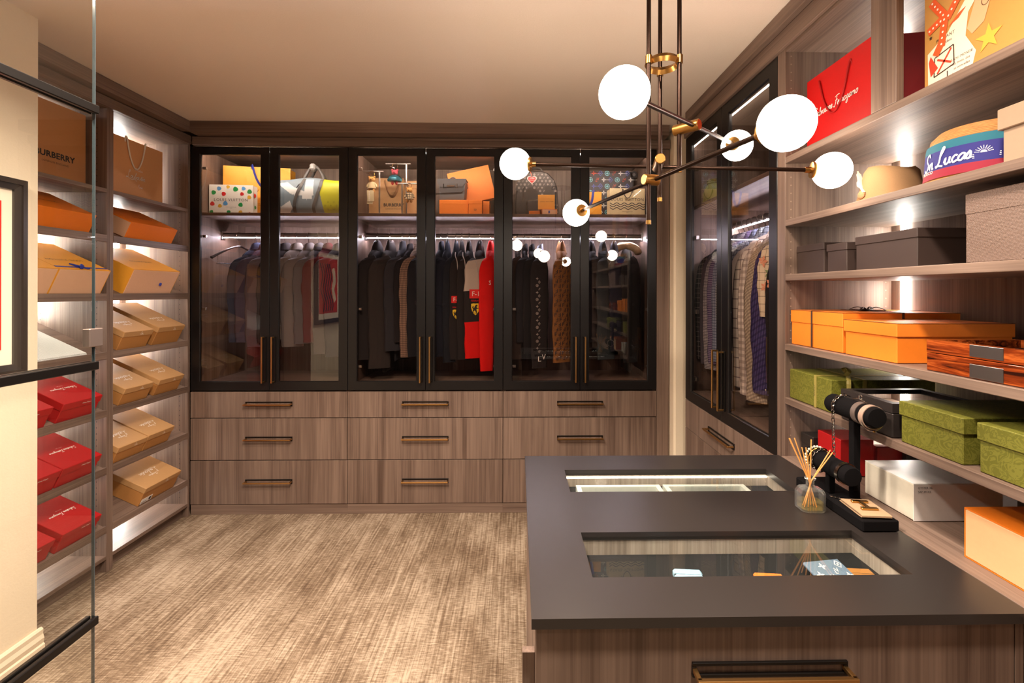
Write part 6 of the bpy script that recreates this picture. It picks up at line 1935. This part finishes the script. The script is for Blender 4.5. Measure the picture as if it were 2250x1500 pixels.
racing('plain black racing jacket between the two with shields', 1024, None, .72, [], dict(sw=.055))
racing('black racing jacket with a grey, black and red sleeve', 1049, [(0, .02, BLKC), (.02, .31, GREYC), (.31, .66, BLKC), (.66, 1.01, REDC)], .71, [(.37, .078)], dict(sw=.088))
x = X_(1074)
t = garment('racing_jacket', 'bright red hooded jacket at the right edge of the fourth door', 'jacket', BK(x, yaw=-4), REDC, L=.86, sl=.80, sw=.06, dep=.034, collar='hood', group='racing jackets in the fourth door', sleeve_mat=REDC)
ink(t, 'lettering', WINK, lambda m: m.text('S', sl_pt(.80, .06, .034, 0, .25, .3, gap_at(BK(x))), .03))
hanger(HL + 'bright red hooded jacket', BK(x, yaw=-4))
# right wardrobe
COAT2 = [
    (1138, (74, 60, 54), dict(collar='lapel', sl=.72), 'brown jacket first in the fifth door', 'jacket'),
    (1154, (46, 44, 48), dict(collar='lapel', sl=.6), 'charcoal jacket second in the fifth door', 'jacket'),
    (1170, (38, 36, 38), dict(collar='lapel', sl=.68), 'black jacket third in the fifth door', 'jacket'),
    (1310, (40, 38, 44), dict(collar='hood', sl=.6, sw=.07), 'black jacket first in the sixth door', 'jacket'),
    (1338, (58, 66, 70), dict(collar='hood', sl=.72, sw=.085, dep=.04), 'grey knitted hooded jacket in the sixth door', 'jacket'),
    (1364, (44, 46, 60), dict(collar='puffhood', sl=.66, puff=.16, sw=.075), 'navy quilted jacket in the sixth door', 'jacket'),
]
for px, rgb, kw, lb, kind in COAT2:
    x = X_(px)
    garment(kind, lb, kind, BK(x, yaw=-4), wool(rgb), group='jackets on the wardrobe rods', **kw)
    hanger(HL + lb, BK(x, yaw=-4))
x = X_(1393)
garment('parka', 'dark parka with a cream fur hood at the right end of the rod', 'parka', BK(x, yaw=-4), wool((40, 38, 38)), L=.98, sl=.74, sw=.085, dep=.04, collar='fur', hmat=plain('cream_fur', (206, 178, 140), .95, noise=.3, nscale=120), group='jackets on the wardrobe rods')
hanger(HL + 'dark parka with the cream fur hood', BK(x, yaw=-4))
x = X_(1190)
t = garment('bomber_jacket', 'black bomber jacket with a monogram stripe and large white sleeve letters', 'jacket', BK(x, yaw=-4), BLKC, L=.8, sl=.78, sw=.085, dep=.04, collar='shirt', cmat=plain('pale_denim', (150, 160, 178), .8), group='jackets on the wardrobe rods')
def f(m):
    for i in range(22):
        motif(m, i % 4, sl_pt(.78, .085, .04, 0, .20 + i * .031, -.34 + (i % 2) * .24, gap_at(BK(x))) , .0105)
ink(t, 'monogram_stripe', plain('mono_grey', (176, 164, 154)), f)
def f(m):
    m.text('L', sl_pt(.78, .085, .04, 0, .94, -.05, gap_at(BK(x))), .036, sx=1.1)
    m.text('V', sl_pt(.78, .085, .04, 0, .925, .5, gap_at(BK(x))), .036, sx=1.1)
ink(t, 'sleeve_letters', WINK, f)
hanger(HL + 'black bomber jacket with the monogram stripe', BK(x, yaw=-4))
x = X_(1240)
t = garment('jacket', 'brown and black jacket in a repeated capital letter pattern', 'jacket', BK(x, yaw=-4), fabric('umber_cloth', (126, 84, 46), .85, .15), L=.82, sl=.74, sw=.08, dep=.04, collar='hood', group='jackets on the wardrobe rods')
def f(m):
    for i in range(20):
        for j in range(5):
            m.text('F', sl_pt(.74, .08, .04, 0, .10 + i * .045, -.8 + j * .4 + (i % 2) * .12, gap_at(BK(x))) @ Matrix.Rotation(R(180 * ((i + j) % 2)), 4, 'Z') @ Matrix.Translation((0, -.012, .0006)), .025, sx=1.25)
ink(t, 'letter_pattern', INK, f)
hanger(HL + 'brown and black letter pattern jacket', BK(x, yaw=-4))
# shirts in the glazed cabinet, hung from a rod that runs along the right wall
W_ = 'white'
SHIRTS = [
    (2.855, check('sh_black_check', (38, 36, 38), [('u', .03, .003, (150, 140, 132), .6), ('v', .03, .003, (150, 140, 132), .6)]), .66, 'black shirt with thin pale checks at the far cabinet end', {}),
    (2.79, fabric('sh_charcoal', (72, 68, 76), .9, .2), .68, 'charcoal shirt with a button cuff beside the black one', {}),
    (2.735, check('sh_small_gingham', (206, 202, 204), [('u', .009, .0045, (36, 34, 52), .75), ('v', .009, .0045, (36, 34, 52), .75)]), .70, 'navy and white small gingham shirt in the far door', {}),
    (2.675, check('sh_violet_dot', (92, 80, 116), [('u', .011, .004, (50, 40, 74), .8), ('v', .011, .004, (200, 190, 210), .4)]), .66, 'violet patterned shirt beside the gingham one', {}),
    (2.61, check('sh_blue_check', (150, 160, 180), [('u', .016, .006, (60, 70, 100), .6), ('v', .016, .006, (60, 70, 100), .6)]), .64, 'blue checked shirt behind the meeting stiles', {}),
    (2.545, check('sh_grey_grid', (176, 182, 186), [('u', .013, .0035, (44, 44, 54), .8), ('v', .013, .0035, (44, 44, 54), .8)]), .7, 'grey shirt with a dark grid left of the white one', {}),
    (2.48, check('sh_slate_grid', (150, 158, 170), [('u', .024, .004, (36, 40, 56), .85), ('v', .024, .004, (36, 40, 56), .85)]), .64, 'slate shirt with a wide dark grid beside the white one', {}),
    (2.41, fabric('sh_white', (224, 212, 200), .9, .05), .76, 'plain white shirt in the near door', {}),
    (2.345, check('sh_plaid', (226, 214, 200), [('u', .05, .006, (110, 66, 66), .7), ('v', .05, .006, (86, 72, 92), .7)]), .73, 'white shirt with red brown windowpane plaid', {}),
    (2.28, check('sh_big_gingham', (216, 206, 194), [('u', .032, .016, (128, 114, 110), .5), ('v', .032, .016, (128, 114, 110), .5)]), .755, 'grey and white wide gingham shirt', {}),
    (2.215, check('sh_tan_dots', (190, 176, 154), [('u', .010, .005, (110, 96, 84), .6), ('v', .010, .005, (110, 96, 84), .6)], .7), .77, 'tan shirt with a tiny lattice pattern', {}),
    (2.15, check('sh_indigo', (54, 46, 88), [('u', .016, .006, (96, 88, 130), .5), ('v', .016, .006, (30, 26, 56), .6)], .7), .72, 'indigo shirt with a woven lattice near the door edge', {}),
    (2.09, check('sh_cream_window', (222, 206, 178), [('u', .036, .0022, (60, 48, 40), .8), ('v', .036, .0022, (60, 48, 40), .8), ('u', .036, .001, (60, 48, 40), .8)]), .36, 'short cream windowpane shirt nearest the door edge', {}),
    (2.02, fabric('sh_black', (34, 30, 30), .9, .15), .7, 'black floral shirt at the near end of the cabinet', {}),
]
for i, (yv, mt, sl, lb, kw) in enumerate(SHIRTS):
    ya = -3
    t = garment('shirt', lb, 'shirt', RT(yv, ya), mt, L=.74 + (i * 29 % 7) * .012, sl=sl, sw=.066, dep=.034, th=.026, collar='shirt', cuff=sl > .5, group='shirts in the glazed cabinet')
    if i in (12, 13):
        for rgb, lst in (((222, 150, 116), [(.30, -.5, .03), (.62, -.3, .026)]), ((124, 142, 96), [(.45, .1, .026), (.2, .3, .024)])):
            def f(m):
                for u, fx, s in lst:
                    F_ = sl_pt(sl, .066, .034, 0, u, fx, gap_at(RT(yv)))
                    for k in range(5):
                        a = R(72 * k)
                        m.flat([(0, 0), (s * .6 * math.cos(a - .5), s * .6 * math.sin(a - .5)), (s * math.cos(a), s * math.sin(a)), (s * .6 * math.cos(a + .5), s * .6 * math.sin(a + .5))], F_)
            ink(t, 'floral_print', plain('floral_%d_%d_%d' % rgb, rgb, .7), f)
    hanger(HL + lb, RT(yv, ya))
